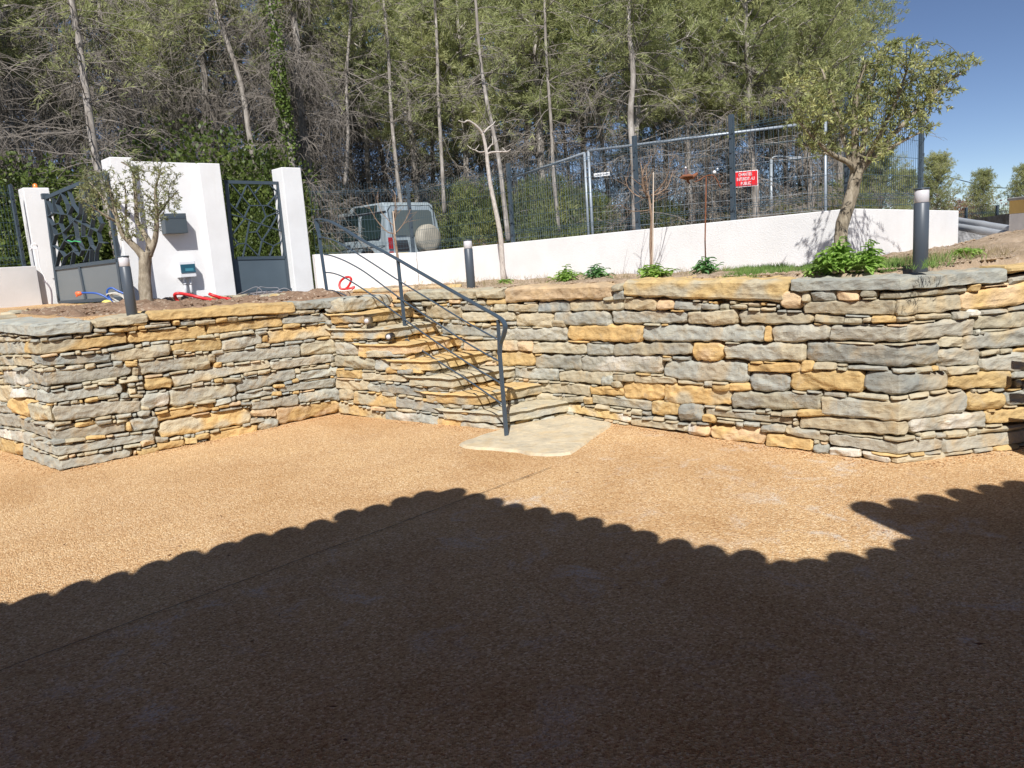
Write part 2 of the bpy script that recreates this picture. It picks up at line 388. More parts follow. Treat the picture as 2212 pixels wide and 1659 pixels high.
ST_LEFT = {'1': """-200 910 170 150 240 278 g c|905 1435 160 85 235 185 b c|915 1030 245 240 275 275 g|1075 1330 245 210 270 262 y|1265 1425 190 182 205 200 y|1335 1400 212 210 245 240 y|1400 1655 215 188 235 212 bg
230 1235 370 285 480 380 yb|-20 225 375 370 485 480 g|-20 110 500 520 585 600 g|110 280 505 530 590 610 b|285 1075 495 475 560 560 d|1080 1640 465 385 555 500 bg|1215 1325 560 560 600 600 y|1285 1335 610 620 685 690 b
245 1280 630 590 765 690 g|20 235 645 650 770 790 gw|1155 1330 740 690 772 740 b|895 1130 750 715 770 740 b|960 1110 760 745 780 775 b|330 1180 830 780 930 860 g|100 330 810 830 900 905 gw|-30 100 785 800 930 960 b|1170 1240 870 865 915 905 g|1240 1385 875 868 905 900 b|945 1140 890 870 925 900 b|830 945 920 908 948 938 y
1365 1650 870 850 1040 960 gw|500 1365 985 925 1140 1040 g|275 498 950 990 1110 1140 by|90 275 910 920 1050 1095 y|-30 90 960 980 1040 1055 g|1340 1445 1040 1025 1090 1080 g|1370 1440 990 995 1020 1025 b|1260 1535 1100 1080 1235 1200 g|1230 1265 1145 1145 1225 1225 y
175 1230 1100 1145 1205 1235 g|-30 175 1060 1090 1170 1200 g|495 630 1310 1305 1345 1340 g|630 835 1310 1295 1345 1315 b|840 1020 1280 1270 1312 1292 y|-30 290 1200 1250 1270 1360 gw|290 1500 1290 1240 1370 1310 g
1365 1495 1330 1310 1385 1355 o|1200 1365 1370 1350 1392 1375 b|1515 1620 1290 1300 1340 1340 g|-30 145 1290 1320 1450 1460 y|145 215 1345 1350 1460 1465 y|210 1275 1370 1400 1490 1465 g|1335 1544 1420 1375 1465 1425 y""",
'2': """-117 1410 165 60 262 175 y c|1425 1790 70 35 150 135 g c|138 205 262 260 308 305 y|210 375 265 262 308 305 d|375 575 258 248 298 288 b|585 697 235 228 280 265 y|700 805 222 218 265 262 b|808 962 225 210 258 235 b|965 1220 215 200 232 212 b|1228 1335 185 160 225 205 g|1340 1435 160 155 190 190 b|1440 1610 160 145 185 180 b|1620 1755 150 155 175 180 y
-332 490 400 305 490 430 y|500 1280 300 225 395 310 y|1285 1745 230 190 290 275 d|1290 1465 290 290 345 320 y|395 560 415 405 445 435 b|640 855 400 370 440 410 b|860 975 365 372 400 385 b|1015 1105 378 362 410 385 g|1105 1765 365 295 500 415 by|1720 1775 255 255 295 300 g
130 650 500 430 580 565 y|655 1065 460 395 575 490 g|1070 1115 415 410 475 470 y|1000 1145 500 480 540 525 b|1470 1795 500 450 620 600 b|150 262 568 558 605 605 b|550 665 575 562 605 602 g|575 1465 605 500 700 630 g|505 575 605 600 680 690 b|-250 515 700 600 825 740 bg
365 525 710 680 770 750 b|570 640 695 690 745 735 y|135 1150 820 670 945 740 bg|1155 1780 685 610 770 690 g|1465 1755 750 715 780 745 b|1025 1150 785 760 818 790 b|880 1015 800 790 830 810 b|1415 1455 765 758 805 800 b
-155 130 860 835 965 950 y|1425 1820 805 750 880 830 g|805 1415 870 760 1005 850 g|570 655 870 862 895 890 y|665 840 860 848 900 885 b|1380 1440 870 860 900 890 y|1190 1290 925 920 950 945 y|1250 1800 940 860 1000 945 g|105 800 975 900 1160 1030 bg
805 1225 1030 965 1090 1010 g|585 740 1095 1045 1145 1095 g|1170 1262 1000 992 1035 1028 y|1390 1445 990 985 1012 1010 y|1440 1835 1010 960 1110 1080 g|950 1445 1110 1015 1180 1130 g|840 950 1105 1100 1130 1130 g|365 590 1105 1075 1130 1100 b|-30 565 1235 1112 1305 1175 y
610 715 1140 1125 1170 1150 y|715 840 1115 1095 1145 1125 o|555 610 1165 1160 1185 1180 y|5 955 1310 1160 1480 1310 by|955 1215 1185 1170 1250 1255 o|1210 1830 1175 1095 1345 1210 yo|955 1085 1275 1270 1325 1300 g|1030 1225 1295 1270 1390 1370 g|510 1020 1440 1335 1510 1405 y|385 510 1450 1420 1495 1470 y|260 385 1480 1475 1540 1530 y|-20 260 1530 1490 1600 1550 y""",
'3': """240 425 495 490 595 600 g|430 490 560 570 600 615 y|490 800 560 550 610 605 bg|235 555 600 625 690 710 b|555 672 630 615 715 725 g|650 735 695 700 735 738 y|735 862 700 697 745 742 d|865 940 695 698 735 735 y
250 445 715 720 770 780 y|450 815 730 765 790 805 b|240 500 785 800 860 875 b|500 595 820 835 870 895 g|590 960 815 860 880 930 d|970 1135 835 845 880 885 g|270 380 865 870 945 950 b|385 730 885 925 985 1010 by|610 710 885 890 915 920 g|715 1085 920 990 1000 1060 d|1085 1245 975 980 1010 1015 b|1245 1335 985 985 1015 1015 g
265 635 960 1065 1050 1115 by|635 915 1040 1060 1130 1165 gw|915 1055 1055 1075 1130 1145 g|1045 1235 1090 1115 1165 1190 y|1235 1565 1115 1160 1190 1215 g|930 1380 1165 1200 1190 1225 b|530 635 1000 1010 1030 1035 o"""}
ST_RIGHT = {'3': """790 1355 95 80 165 150 b c|1230 1465 190 210 245 250 g|1240 1665 262 255 330 315 b|950 1235 205 215 300 318 b|930 1010 170 175 205 205 b|1145 1230 155 155 185 185 o|1445 1580 150 160 190 190 y|1490 1595 205 200 245 245 b|1355 1560 82 76 145 150 b c""",
'6': """1380 2045 195 175 290 265 o c|2045 2110 175 165 225 215 b c|1390 1580 300 300 340 345 b|1580 1775 292 288 345 345 d|1775 2100 285 265 340 330 b|1310 1390 300 300 340 340 b|1445 1672 355 350 430 435 b|1680 2015 348 345 425 425 g|1665 1750 395 400 435 440 b|985 1325 410 450 480 500 g|1325 1755 450 445 520 525 g|1760 2225 430 425 518 530 y
1125 1455 520 525 575 585 bo|1455 1545 530 530 580 588 o|1545 1880 540 540 600 605 b|1880 2035 540 545 605 610 g|1325 1560 590 595 675 680 y|1562 1845 615 615 690 705 g|1845 2338 620 620 705 722 gw|1438 1700 690 700 745 770 g|1705 2035 712 720 770 798 b
1590 1900 785 800 840 865 b|1900 2100 805 815 850 858 y|1575 1720 850 860 880 888 b|1730 1865 868 870 900 900 b|1865 1910 875 875 910 912 y|1910 2266 852 901 905 952 bg|1762 2145 905 985 960 1025 yw|1740 1800 950 955 985 990 g""",
'4': """122 975 127 125 210 245 yb c|982 2125 125 62 188 140 g c|2128 2480 52 30 92 60 y c|20 72 208 208 235 232 b|72 130 185 185 230 230 d|116 296 225 225 280 280 b|298 380 232 232 275 275 o|382 525 232 245 278 285 d|530 605 250 255 275 282 g|675 760 255 255 275 275 b|945 1050 192 192 275 278 o|1052 1095 185 185 235 238 b|1098 1230 188 185 238 235 g|1232 1355 178 182 232 232 o|1360 1445 178 178 215 215 b|1450 1920 195 152 225 188 b|1925 1980 150 145 185 185 y
1055 1540 245 228 300 310 b|1540 1895 228 205 310 285 b|1888 2440 190 110 290 220 yo|60 445 290 295 350 352 g|450 708 300 280 352 358 b|720 1105 285 305 355 352 bg|1115 1268 305 320 345 358 b|1272 1367 322 322 352 352 b|1370 1412 325 325 345 345 b|1415 1545 318 318 352 345 y|1550 1650 322 318 345 340 b|1655 1845 310 300 332 328 b|1850 1920 295 290 330 325 g|1920 1980 288 283 315 312 w|1962 2400 325 260 385 360 b
220 858 365 368 442 445 g|860 886 368 368 448 448 y|888 1190 368 362 445 442 g|1195 1960 370 325 440 410 g|1910 2450 425 345 492 450 bg|65 470 460 450 520 515 gb|473 640 450 455 548 545 yo|645 1065 462 462 540 555 bg|1070 1780 455 455 550 560 d|1780 1995 490 485 575 575 g|1785 1905 425 420 482 478 b|2000 2400 530 490 600 600 g
0 62 465 465 515 512 g|325 768 550 560 635 665 g|760 1040 570 562 605 608 y|1042 1110 558 558 605 605 y|1112 1225 562 565 592 598 b|1818 1990 590 575 625 610 b|990 1370 605 600 700 708 y|1372 1830 600 605 708 690 gd|778 985 618 615 700 712 d|1830 2160 630 600 695 690 yb|2165 2400 600 590 640 630 g
65 170 620 622 655 655 b|172 388 622 640 662 668 b|0 60 625 625 678 678 g|585 670 672 675 705 708 y|672 778 672 670 705 702 y|115 325 658 665 745 755 y|325 680 670 700 768 780 yb|680 1145 715 722 795 802 bg|1145 1925 738 705 830 810 bg|1928 2118 718 708 800 798 y|2122 2400 715 690 778 770 g|2022 2400 820 770 880 850 y
60 110 655 655 685 688 b|0 112 688 690 722 728 y|258 405 762 770 828 832 y|406 526 782 785 865 862 d|530 595 830 835 865 870 y|548 995 795 850 830 882 gb|1028 1200 810 802 838 835 y|1035 1615 845 858 900 930 b|1618 2020 858 815 920 895 gw|950 1026 812 812 840 840 b
150 450 845 890 882 918 b|452 565 880 885 930 945 ow|568 855 885 900 950 985 yo|860 1110 930 962 990 1020 y|838 965 885 885 922 925 g|968 1185 890 930 925 975 bg|1188 1800 930 950 985 1010 g|1803 2380 965 890 1030 950 g|1115 1185 985 990 1030 1035 g|1190 1360 1005 1012 1040 1055 w|1363 1515 1025 1055 1058 1083 w|1518 1810 1052 1036 1080 1060 b|2060 2180 1000 985 1020 1005 y"""}
def traced(ch, data):
    out = []
    for view, txt in data.items():
        for tok in txt.replace('\n', '|').split('|'):
            t = tok.split()
            if len(t) < 7: continue
            xl, xr, tl, tr, bl, br = map(float, t[:6]); kind = t[6]; cop = len(t) > 7
            q = [ch.hit(*vpx(view, x, y)) for x, y in ((xl, bl), (xr, br), (xr, tr), (xl, tl))]
            if q[0][0] > q[1][0]: continue
            sl = (q[0][0]+q[3][0])/2; sr = (q[1][0]+q[2][0])/2     # true joints are near vertical
            q = [(q[0][0]*.4+sl*.6, q[0][1]), (q[1][0]*.4+sr*.6, q[1][1]), (q[2][0]*.4+sr*.6, q[2][1]), (q[3][0]*.4+sl*.6, q[3][1])]
            out.append((q, kind, cop))
    return out
class Occ:
    def __init__(s, s0, s1, z1, res=.01):
        s.s0 = s0; s.res = res; s.nx = int((s1-s0)/res)+1; s.nz = int(z1/res)+1
        s.g = np.zeros((s.nx, s.nz), bool)
    def mark_quad(s, q, m=.004):
        bl, br, tr, tl = q; a = min(bl[0], tl[0])-m; b = max(br[0], tr[0])+m
        for i in range(max(0, int((a-s.s0)/s.res)), min(s.nx, int((b-s.s0)/s.res)+1)):
            x = s.s0+(i+.5)*s.res; u = min(1, max(0, (x-(bl[0]+tl[0])/2)/max(.001, (br[0]+tr[0])/2-(bl[0]+tl[0])/2)))
            z0 = bl[1]*(1-u)+br[1]*u-m; z1 = tl[1]*(1-u)+tr[1]*u+m
            j0 = max(0, int(round(z0/s.res))); j1 = min(s.nz, int(round(z1/s.res)))
            s.g[i, j0:j1] = True
def fill(mb, ch, occ, zmin, zmax, rnd, big=None):
    """chinking: fit small flat stones into whatever the traced stones leave open"""
    order = [(i, j) for j in range(occ.nz) for i in range(occ.nx)]
    for i, j in order:
        if occ.g[i, j]: continue
        x = occ.s0+i*occ.res; z = j*occ.res
        if z < zmin(x) or z > zmax(x)-.008: continue
        lim = big(x) if big else False
        mw = rnd.uniform(.22, .62) if lim else rnd.uniform(.09, .34); mh = rnd.uniform(.06, .12) if lim else rnd.uniform(.02, .06)
        hh = 1
        while hh < mh/occ.res and j+hh < occ.nz and not occ.g[i, j+hh] and (j+hh)*occ.res < zmax(x): hh += 1
        ww = 1
        while ww < mw/occ.res and i+ww < occ.nx and not occ.g[i+ww, j:j+hh].any() and (j+hh)*occ.res < zmax(x+ww*occ.res)+.02: ww += 1
        occ.g[i:i+ww, j:j+hh] = True
        w_ = ww*occ.res; h_ = hh*occ.res
        if w_ < .03 or h_ < .015: continue
        g = .003; a = rnd.uniform(0, .35)*h_; b = rnd.uniform(0, .35)*h_; dz = rnd.uniform(-.15, .15)*h_
        q = [(x+g, z+g*.6+dz*0), (x+w_-g, z+g*.6), (x+w_-g, z+h_-g*.3-(a if rnd.random() < .5 else 0)), (x+g, z+h_-g*.3-(b if rnd.random() < .5 else 0))]
        kd = rnd.choices(['g', 'b', 'y', 'd', 'o'], [36, 48, 9, 3, 4])[0]
        stone(mb, ch, q, kd, depth=rnd.uniform(-.004, .014), back=.09, cell=.014, rnd=rnd, rcf=.5)

def lerp_table(tab):
    def f(x):
        if x <= tab[0][0]: return tab[0][1]
        for (a, va), (b, vb) in zip(tab, tab[1:]):
            if x <= b: return va+(vb-va)*(x-a)/(b-a)
        return tab[-1][1]
    return f
rs = random.Random(11)
# stair: corner line runs up the left chain's last segment
cS = LEFT.l[-1]; DIR = (LEFT.p[3]-LEFT.p[2]).normalized(); UPD = -DIR
NIN = Vector((-DIR.y, DIR.x, 0)); NIN = NIN if NIN.y > 0 else -NIN
STEP_Z = [.157*(k+1) for k in range(8)]
def s_at(view, x, y): return LEFT.hit(*vpx(view, x, y))[0]
corner_s = [cS-.005-.278*k for k in range(8)]
left_px = [(1090, 1060), (960, 930), (825, 770), (678, 650), (425, 520), (216, 400), (203, 285)]
step_left_s = [s_at('3', x, y) for x, y in left_px]
THK = [.110, .112, .105, .112, .108, .112, .105]
def left_top(x):      # height of the walling on the left chain, under the slabs beside the stair
    if x < LEFT.l[2]-.05: return 1.26 if x > LEFT.l[1] else 1.30
    for k in range(6, -1, -1):
        if x < corner_s[k]:
            return STEP_Z[k]-THK[k]
    return .05
LT = traced(LEFT, ST_LEFT); RT = traced(RIGHT, ST_RIGHT)
wallL = empty('retaining_wall', (-4.0, 6.58, 0), 'dry stone retaining wall of grey and gold blocks left of the stone steps', 'wall', 'dry stone retaining walls')
wallR = empty('retaining_wall', (2.6, 5.07, 0), 'dry stone retaining wall running right of the stone steps to the rounded corner', 'wall', 'dry stone retaining walls')
def build_chain(ch, items, parent, zmax, name, s0, s1, bigf):
    mb = MB(); occ = Occ(s0, s1, 1.5)
    cops = []
    for q, kind, cop in items:
        q = [(a, max(b, -.03)) for a, b in q]
        if min(q[2][1]-q[1][1], q[3][1]-q[0][1]) < .006: continue
        if cop: cops.append((q, kind)); occ.mark_quad(q); continue
        zt = zmax((q[0][0]+q[1][0])/2)
        if min(q[0][1], q[1][1]) > zt-.01: continue
        occ.mark_quad(q)
        q = [(q[0][0]-.005, q[0][1]-.005), (q[1][0]+.005, q[1][1]-.005), (q[2][0]+.005, q[2][1]+.008), (q[3][0]-.005, q[3][1]+.008)]; stone(mb, ch, q, kind, depth=rs.uniform(.008, .026), rnd=rs)
    for q, kind in cops:
        m2 = MB(); stone(m2, ch, q, kind, depth=.045, back=.42, rnd=rs, back_rings=7, top_rough=1)
        m2.build('coping_stone', STONE, parent, fix=False)
    fill(mb, ch, occ, lambda x: -.005, zmax, rs, bigf)
    mb.build('stone_facing', STONE, parent)
    return occ, cops
def cop_min(cops):
    def f(x, default=1.2):
        for q, k in cops:
            if q[0][0] <= x <= q[1][0]:
                u = (x-q[0][0])/(q[1][0]-q[0][0]); return q[0][1]*(1-u)+q[1][1]*u
        return default
    return f
lc = cop_min([(q, k) for q, k, c in LT if c])
def zmaxL(x):
    return min(left_top(x), lc(x, 1.18)+.004) if x < LEFT.l[2] else left_top(x)
_, copsL = build_chain(LEFT, LT, wallL, zmaxL, 'left', 1.2, cS+.02, lambda x: x < 3.0)
rc_ = cop_min([(q, k) for q, k, c in RT if c])
def zmaxR(x):
    return rc_(x, 1.18)+.004
_, copsR = build_chain(RIGHT, RT, wallR, zmaxR, 'right', 0.0, RIGHT.l[-1], lambda x: x > 5.7)
for ch, par, top in ((LEFT, wallL, lambda x: left_top(x)-.02 if x > LEFT.l[2]-.05 else 1.215), (RIGHT, wallR, lambda x: 1.205)):
    mb = MB(); q = 0; vs = []; fs = []
    n = int(ch.l[-1]/.05)
    for i in range(n+1):
        x = ch.l[-1]*i/n; t = top(x)
        for z, d in ((-.2, -.075), (t, -.075), (t, -.3), (-.2, -.3)): vs.append(ch.pos(x, z, d))
    for i in range(n):
        for k in range(3): fs.append((i*4+k, (i+1)*4+k, (i+1)*4+k+1, i*4+k+1))
    fs.append((0, 1, 2, 3)); fs.append(tuple(n*4+k for k in (3, 2, 1, 0)))
    mb.add(vs, fs); mb.build('wall_core', BACK, par)
# out-of-frame coping at the far left and far right
for ch, par, s0, s1, z in ((LEFT, wallL, 1.2, 3.6, 1.33), (RIGHT, wallR, 5.9, RIGHT.l[-1]-.02, 1.33)):
    x = s0
    lim = min([q[0][0] for q, k in copsL]) if ch is LEFT else 99
    if ch is RIGHT: x = max(q[1][0] for q, k in copsR)+.01
    while x < min(s1, lim)-.15:
        w_ = min(rs.uniform(.5, .9), min(s1, lim)-x-.01); m2 = MB()
        stone(m2, ch, [(x, z-.13), (x+w_-.01, z-.13), (x+w_-.01, z), (x, z)], rs.choice('gby'), depth=.04, back=.42, rnd=rs, back_rings=5, top_rough=1)
        m2.build('coping_stone', STONE, par); x += w_
# steps: thick slabs with a rough riser
stair = empty('stone_staircase', (LD[2].x, LD[2].y, 0), 'short flight of rough stone steps climbing from the pale slab to the terrace', 'staircase')
STEPS = []
for k in range(7):
    zt = STEP_Z[k]; cs_ = corner_s[k]
    Cn = LEFT.pos(cs_, 0, 0)
    Rp = Cn + NIN*.74 - UPD*.30 if k < 7 else Cn
    Rp = Cn + NIN*.72 + DIR*(.34-.045*k)
    Lp = LEFT.pos(min(step_left_s[k], cs_-.35), 0, 0)
    Lb = Lp + NIN*.45; Rb = Rp+UPD*.55
    chs = Chain([(Lp.x, Lp.y), (Cn.x, Cn.y), (Rp.x, Rp.y)], .10)
    L = chs.l[-1]; m2 = MB()
    kind = ['bg', 'yb', 'b', 'yb', 'yo', 'gy', 'yg'][k]
    # front face
    th = THK[k]
    stone(m2, chs, [(0, zt-th), (L, zt-th), (L, zt), (0, zt)], kind, depth=.035, back=.03, rnd=rs, cell=.013)
    # tread: lofted from the front edge back
    nfr = 60; nb = 14; n0 = len(m2.v); seed = Vector((k*7.1, 3, 1))
    col = PAL[kind[0]]; pts_f = []
    back_a = Lp+UPD*.10+NIN*.1; 
    for i in range(nfr+1):
        q = L*i/nfr; f = chs.pos(q, zt, .034)
        u = i/nfr; bk = (Lp*(1-u)+Rp*u)+UPD*(.62)+NIN*(.12*(1-u)); bk = Vector((bk.x, bk.y, zt))
        if u < .5: pass
        for j in range(nb+1):
            t = j/nb; P = f*(1-t)+bk*t
            hz = noise.fractal(Vector((P.x*5, P.y*5, k))+seed, 1, 2, 4)*.007
            dz = -.014*max(0, 1-t*nb/1.0)
            m2.v.append((P.x, P.y, zt+hz+(-.010 if j == 0 else .001))); v_ = 1.12+.1*noise.noise(Vector((P.x*4, P.y*4, 2)))
            cc = PAL['b'] if kind[0] == 'g' else col
            m2.c.append(tuple(c*v_ for c in cc))
    for i in range(nfr):
        for j in range(nb):
            a = n0+i*(nb+1)+j; m2.f.append((a, a+nb+1, a+nb+2, a+1))
    st = m2.build('step', STONE, stair)
    # chinking below the slab on the riser
    if k > 0: z0 = STEP_Z[k-1]
    else: z0 = 0
    chr_ = Chain([(Cn.x, Cn.y), (Rp.x, Rp.y)], .05)
    mb = MB(); x = .02
    while x < chr_.l[-1]-.04:
        w_ = min(rs.uniform(.07, .2), chr_.l[-1]-x)
        stone(mb, chr_, [(x, z0-.005), (x+w_-.006, z0-.005), (x+w_-.006, zt-th-.003-rs.uniform(0, .008)), (x, zt-th-.003-rs.uniform(0, .008))], rs.choice('gbybd'), depth=rs.uniform(-.03, .0), back=.06, rnd=rs)
        x += w_
    mb.build('riser_chinking', STONE, stair)
    c2 = MB(); a, b = chr_.pos(0, 0, -.06), chr_.pos(chr_.l[-1], 0, -.06)
    c2.add([(a.x, a.y, z0-.05), (b.x, b.y, z0-.05), (b.x, b.y, zt-.03), (a.x, a.y, zt-.03)], [(0, 1, 2, 3)]); c2.build('stair_core', BACK, stair)
# landing block: last riser and the threshold of the terrace
Cn = LEFT.pos(corner_s[7], 0, 0); Rp = Cn+NIN*.72+DIR*.02
Lq = LEFT.hit(*vpx('2', 1425, 110))
chs = Chain([(LEFT.pos(Lq[0]-.0, 0).x+.36, LEFT.pos(Lq[0], 0).y+.30), (Cn.x, Cn.y), (Rp.x, Rp.y)], .1)
inner = LEFT.p[2]
chs = Chain([(inner.x, inner.y), (Cn.x, Cn.y), (Rp.x, Rp.y)], .1)
m2 = MB(); stone(m2, chs, [(0.0, 1.105), (chs.l[-1], 1.115), (chs.l[-1], 1.245), (0.0, 1.25)], 'gb', depth=.03, back=.4, rnd=rs, back_rings=6, top_rough=1)
m2.build('landing_stone', STONE, stair)
# pale slab at the foot of the steps
outl = [(985, 961), (1000, 955), (1030, 944), (1060, 936), (1090, 926), (1120, 900), (1225, 893), (1262, 902), (1326, 914), (1322, 922), (1290, 945), (1262, 965), (1238, 982), (1212, 986), (1182, 986), (1146, 984), (1120, 978), (1060, 973), (1027, 971), (1000, 968)]
P2 = [at_z(x, y, 0) for x, y in outl]
slab = MB(); n = 140
cen = sum(P2, Vector((0, 0, 0)))/len(P2); ringp = []
per = []
for i in range(len(P2)):
    a, b = P2[i], P2[(i+1) % len(P2)]
    for t in range(8): per.append(a.lerp(b, t/8))
m = len(per); rings = 16; vs = []; cs = []
for r_ in range(rings+1):
    t = 1-r_/rings
    for p in per:
        q = cen.lerp(p, t); q2 = q+Vector((noise.noise(q*7), noise.noise(q*7+Vector((9, 9, 9))), 0))*.012*(t > .9)
        h = .016+noise.fractal(q*4, 1, 2, 4)*.004 if r_ > 0 else -.02
        vs.append((q2.x, q2.y, h)); k = 1.25+.16*noise.noise(q*5); cs.append((.44*k, .38*k, .275*k))
fs = [(r_*m+i, r_*m+(i+1) % m, (r_+1)*m+(i+1) % m, (r_+1)*m+i) for r_ in range(rings) for i in range(m)]
slab.v = vs; slab.f = fs; slab.c = cs
so = slab.build('threshold_slab', STONE, None); tag(so, 'large flat irregular pale stone slab set in gravel at the foot of the steps', 'stone slab')

# ---------------------------------------------------------------- gravel court
def court():
    xs = np.linspace(-14, 10, 121); ys = np.linspace(-4, 12, 81); vs = []; fs = []; wr = []
    j1 = at_z(0, 1450, 0); j2 = at_z(1190, 1010, 0)
    for y in ys:
        for x in xs:
            vs.append((x, y, noise.noise(Vector((x*.8, y*.8, 0)))*.006-.004))
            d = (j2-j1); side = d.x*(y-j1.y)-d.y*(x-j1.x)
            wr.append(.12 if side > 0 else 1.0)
    nx = len(xs)
    for j in range(len(ys)-1):
        for i in range(nx-1): fs.append((j*nx+i, j*nx+i+1, (j+1)*nx+i+1, (j+1)*nx+i))
    me = bpy.data.meshes.new('ground'); me.from_pydata(vs, [], fs)
    at = me.color_attributes.new('Wear', 'FLOAT_COLOR', 'POINT'); fl = []
    for k in wr: fl += [k, k, k, 1]
    at.data.foreach_set('color', fl)
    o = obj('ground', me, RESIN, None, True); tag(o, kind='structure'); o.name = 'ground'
    # construction joint
    a = j1+(j1-j2)*.3; L = (j2-a).length; d = (j2-a).normalized(); nrm = Vector((-d.y, d.x, 0)); mb = MB(); vs = []
    K = 200
    for i in range(K+1):
        p = a+d*L*i/K; off = noise.noise(p*3)*.012+noise.noise(p*23)*.004; wd = .003+.0025*noise.noise(p*9)
        vs += [p+nrm*(off-wd)+Vector((0, 0, .005)), p+nrm*(off+wd)+Vector((0, 0, .005))]
    mb.add(vs, [(2*i, 2*i+2, 2*i+3, 2*i+1) for i in range(K)])
    jo = mb.build('ground_joint', simple('joint_gap', (.10, .06, .035), .95), None); tag(jo, kind='structure')
court()
# ---------------------------------------------------------------- terrace surface, street, mound
def rnd3(p, sc, a): return noise.fractal(Vector(p)*sc, 1, 2, 4)*a
NEAR = [(-8.0, 10.25, 1.28), (-4.10, 7.02, 1.285), (-3.05, 7.85, 1.265), (-2.02, 8.52, 1.235), (-1.75, 8.72, 1.235), (-1.20, 8.95, 1.235), (-.3, 8.25, 1.25), (.62, 7.58, 1.262), (1.06, 7.08, 1.27), (1.74, 6.34, 1.285), (2.33, 5.73, 1.29), (2.72, 5.36, 1.30), (3.55, 5.50, 1.31), (5.2, 5.85, 1.33)]
WW = {}   # white wall plan points
def pd(x, y, d):
    """point seen at pixel x,y at forward (ground) distance d"""
    return at_y(x, y, d)
W0 = pd(688, 628, 13.0); K = pd(905, 612, 13.8); CRN = pd(1836, 573, 8.0); WE = pd(2069, 541, 10.0)
G0 = at_z(510.7, 633.8, 1.22)
vp = ray(2852, 426); GD = Vector((vp[0], vp[1], 0)).normalized(); GN = Vector((GD.y, -GD.x, 0))
def gp(s, off, z): return Vector((G0.x, G0.y, 0))+GD*s+GN*off+Vector((0, 0, z))
def g_hit(x, y, off=0.0):
    A = gp(0, off, 0); h = at_plane(x, y, (A.x, A.y), (A.x+GD.x, A.y+GD.y)); return (h-A).dot(GD), h.z
def z1(x, y): return (x*.38879)*.86406, (300+y*.38879)*.86406
PL = pd(122, 656, 14.4); GR = pd(262, 645, 13.1)
FAR = [(-13, 13.0, 1.30), (-10.2, 13.9, 1.29), (-8.6, 14.6, 1.28), (-6.6, 12.4, 1.28), (-5.5, 12.3, 1.26), (-4.3, 13.4, 1.20), (-3.0, 13.6, 1.16), (K.x, K.y+.1, 1.17), (-.4, 12.7, 1.18), (.6, 11.5, 1.19), (1.6, 10.25, 1.2), (2.6, 9.1, 1.22), (CRN.x, CRN.y+.2, 1.235), (WE.x+.1, WE.y+.15, 1.24)]
def path_interp(P, t):
    q = t*(len(P)-1); i = min(int(q), len(P)-2); f = q-i
    return Vector([P[i][k]*(1-f)+P[i+1][k]*f for k in range(3)])
def terr(t, w_):
    a = path_interp(NEAR, t); b = path_interp(FAR, t); p = a.lerp(b, w_)
    return p
def sheet(name, t0, t1, w0, w1, nt_, nw, mat, dz, amp, kind='structure', extra=None):
    vs = []; fs = []
    for i in range(nt_+1):
        for j in range(nw+1):
            t = t0+(t1-t0)*i/nt_; w_ = w0+(w1-w0)*j/nw; p = terr(t, w_)
            e = min(1, min(i, nt_-i, j, nw-j)/2.0) if dz else 1
            h = p.z+dz*e+noise.fractal(p*6, 1, 2, 5)*amp*e+noise.fractal(p*1.3, 1, 2, 2)*amp*1.2*e
            if extra: h += extra(p)
            if j == 0: h -= .16
            vs.append((p.x, p.y, h))
    for i in range(nt_):
        for j in range(nw): fs.append((i*(nw+1)+j, (i+1)*(nw+1)+j, (i+1)*(nw+1)+j+1, i*(nw+1)+j+1))
    me = bpy.data.meshes.new(name); me.from_pydata(vs, [], fs)
    at = None
    o = obj(name, me, mat, None, True); tag(o, kind=kind); return o
RESIN2 = RESIN
sheet('path', 0, 1, -.02, 1.0, 130, 30, RESIN2, 0, .004, extra=lambda p: -.05 if (p.x > -.9 and p.y < 11.0 and p.x > -.9) else 0)
sheet('soil', 1.22/13, 4.3/13, .05, .44, 150, 50, SOIL_L, .035, .05)
def mound(p):
    d = math.hypot((p.x-5.6)/1.6, (p.y-7.2)/1.3); return .22*math.exp(-d*d*1.1)
def terr_z(x, y):
    """height of the bed near plan position (nearest sampled terrace point)"""
    best = None
    for i in range(0, 105):
        for j in range(0, 21):
            p = terr(i/104, j/20); d = (p.x-x)**2+(p.y-y)**2
            if best is None or d < best[0]: best = (d, p)
    return best[1].z + .02 + mound(best[1])
sheet('soil', 5.3/13, 1, -.01, .995, 190, 60, SOIL_R, .0, .035, extra=mound)
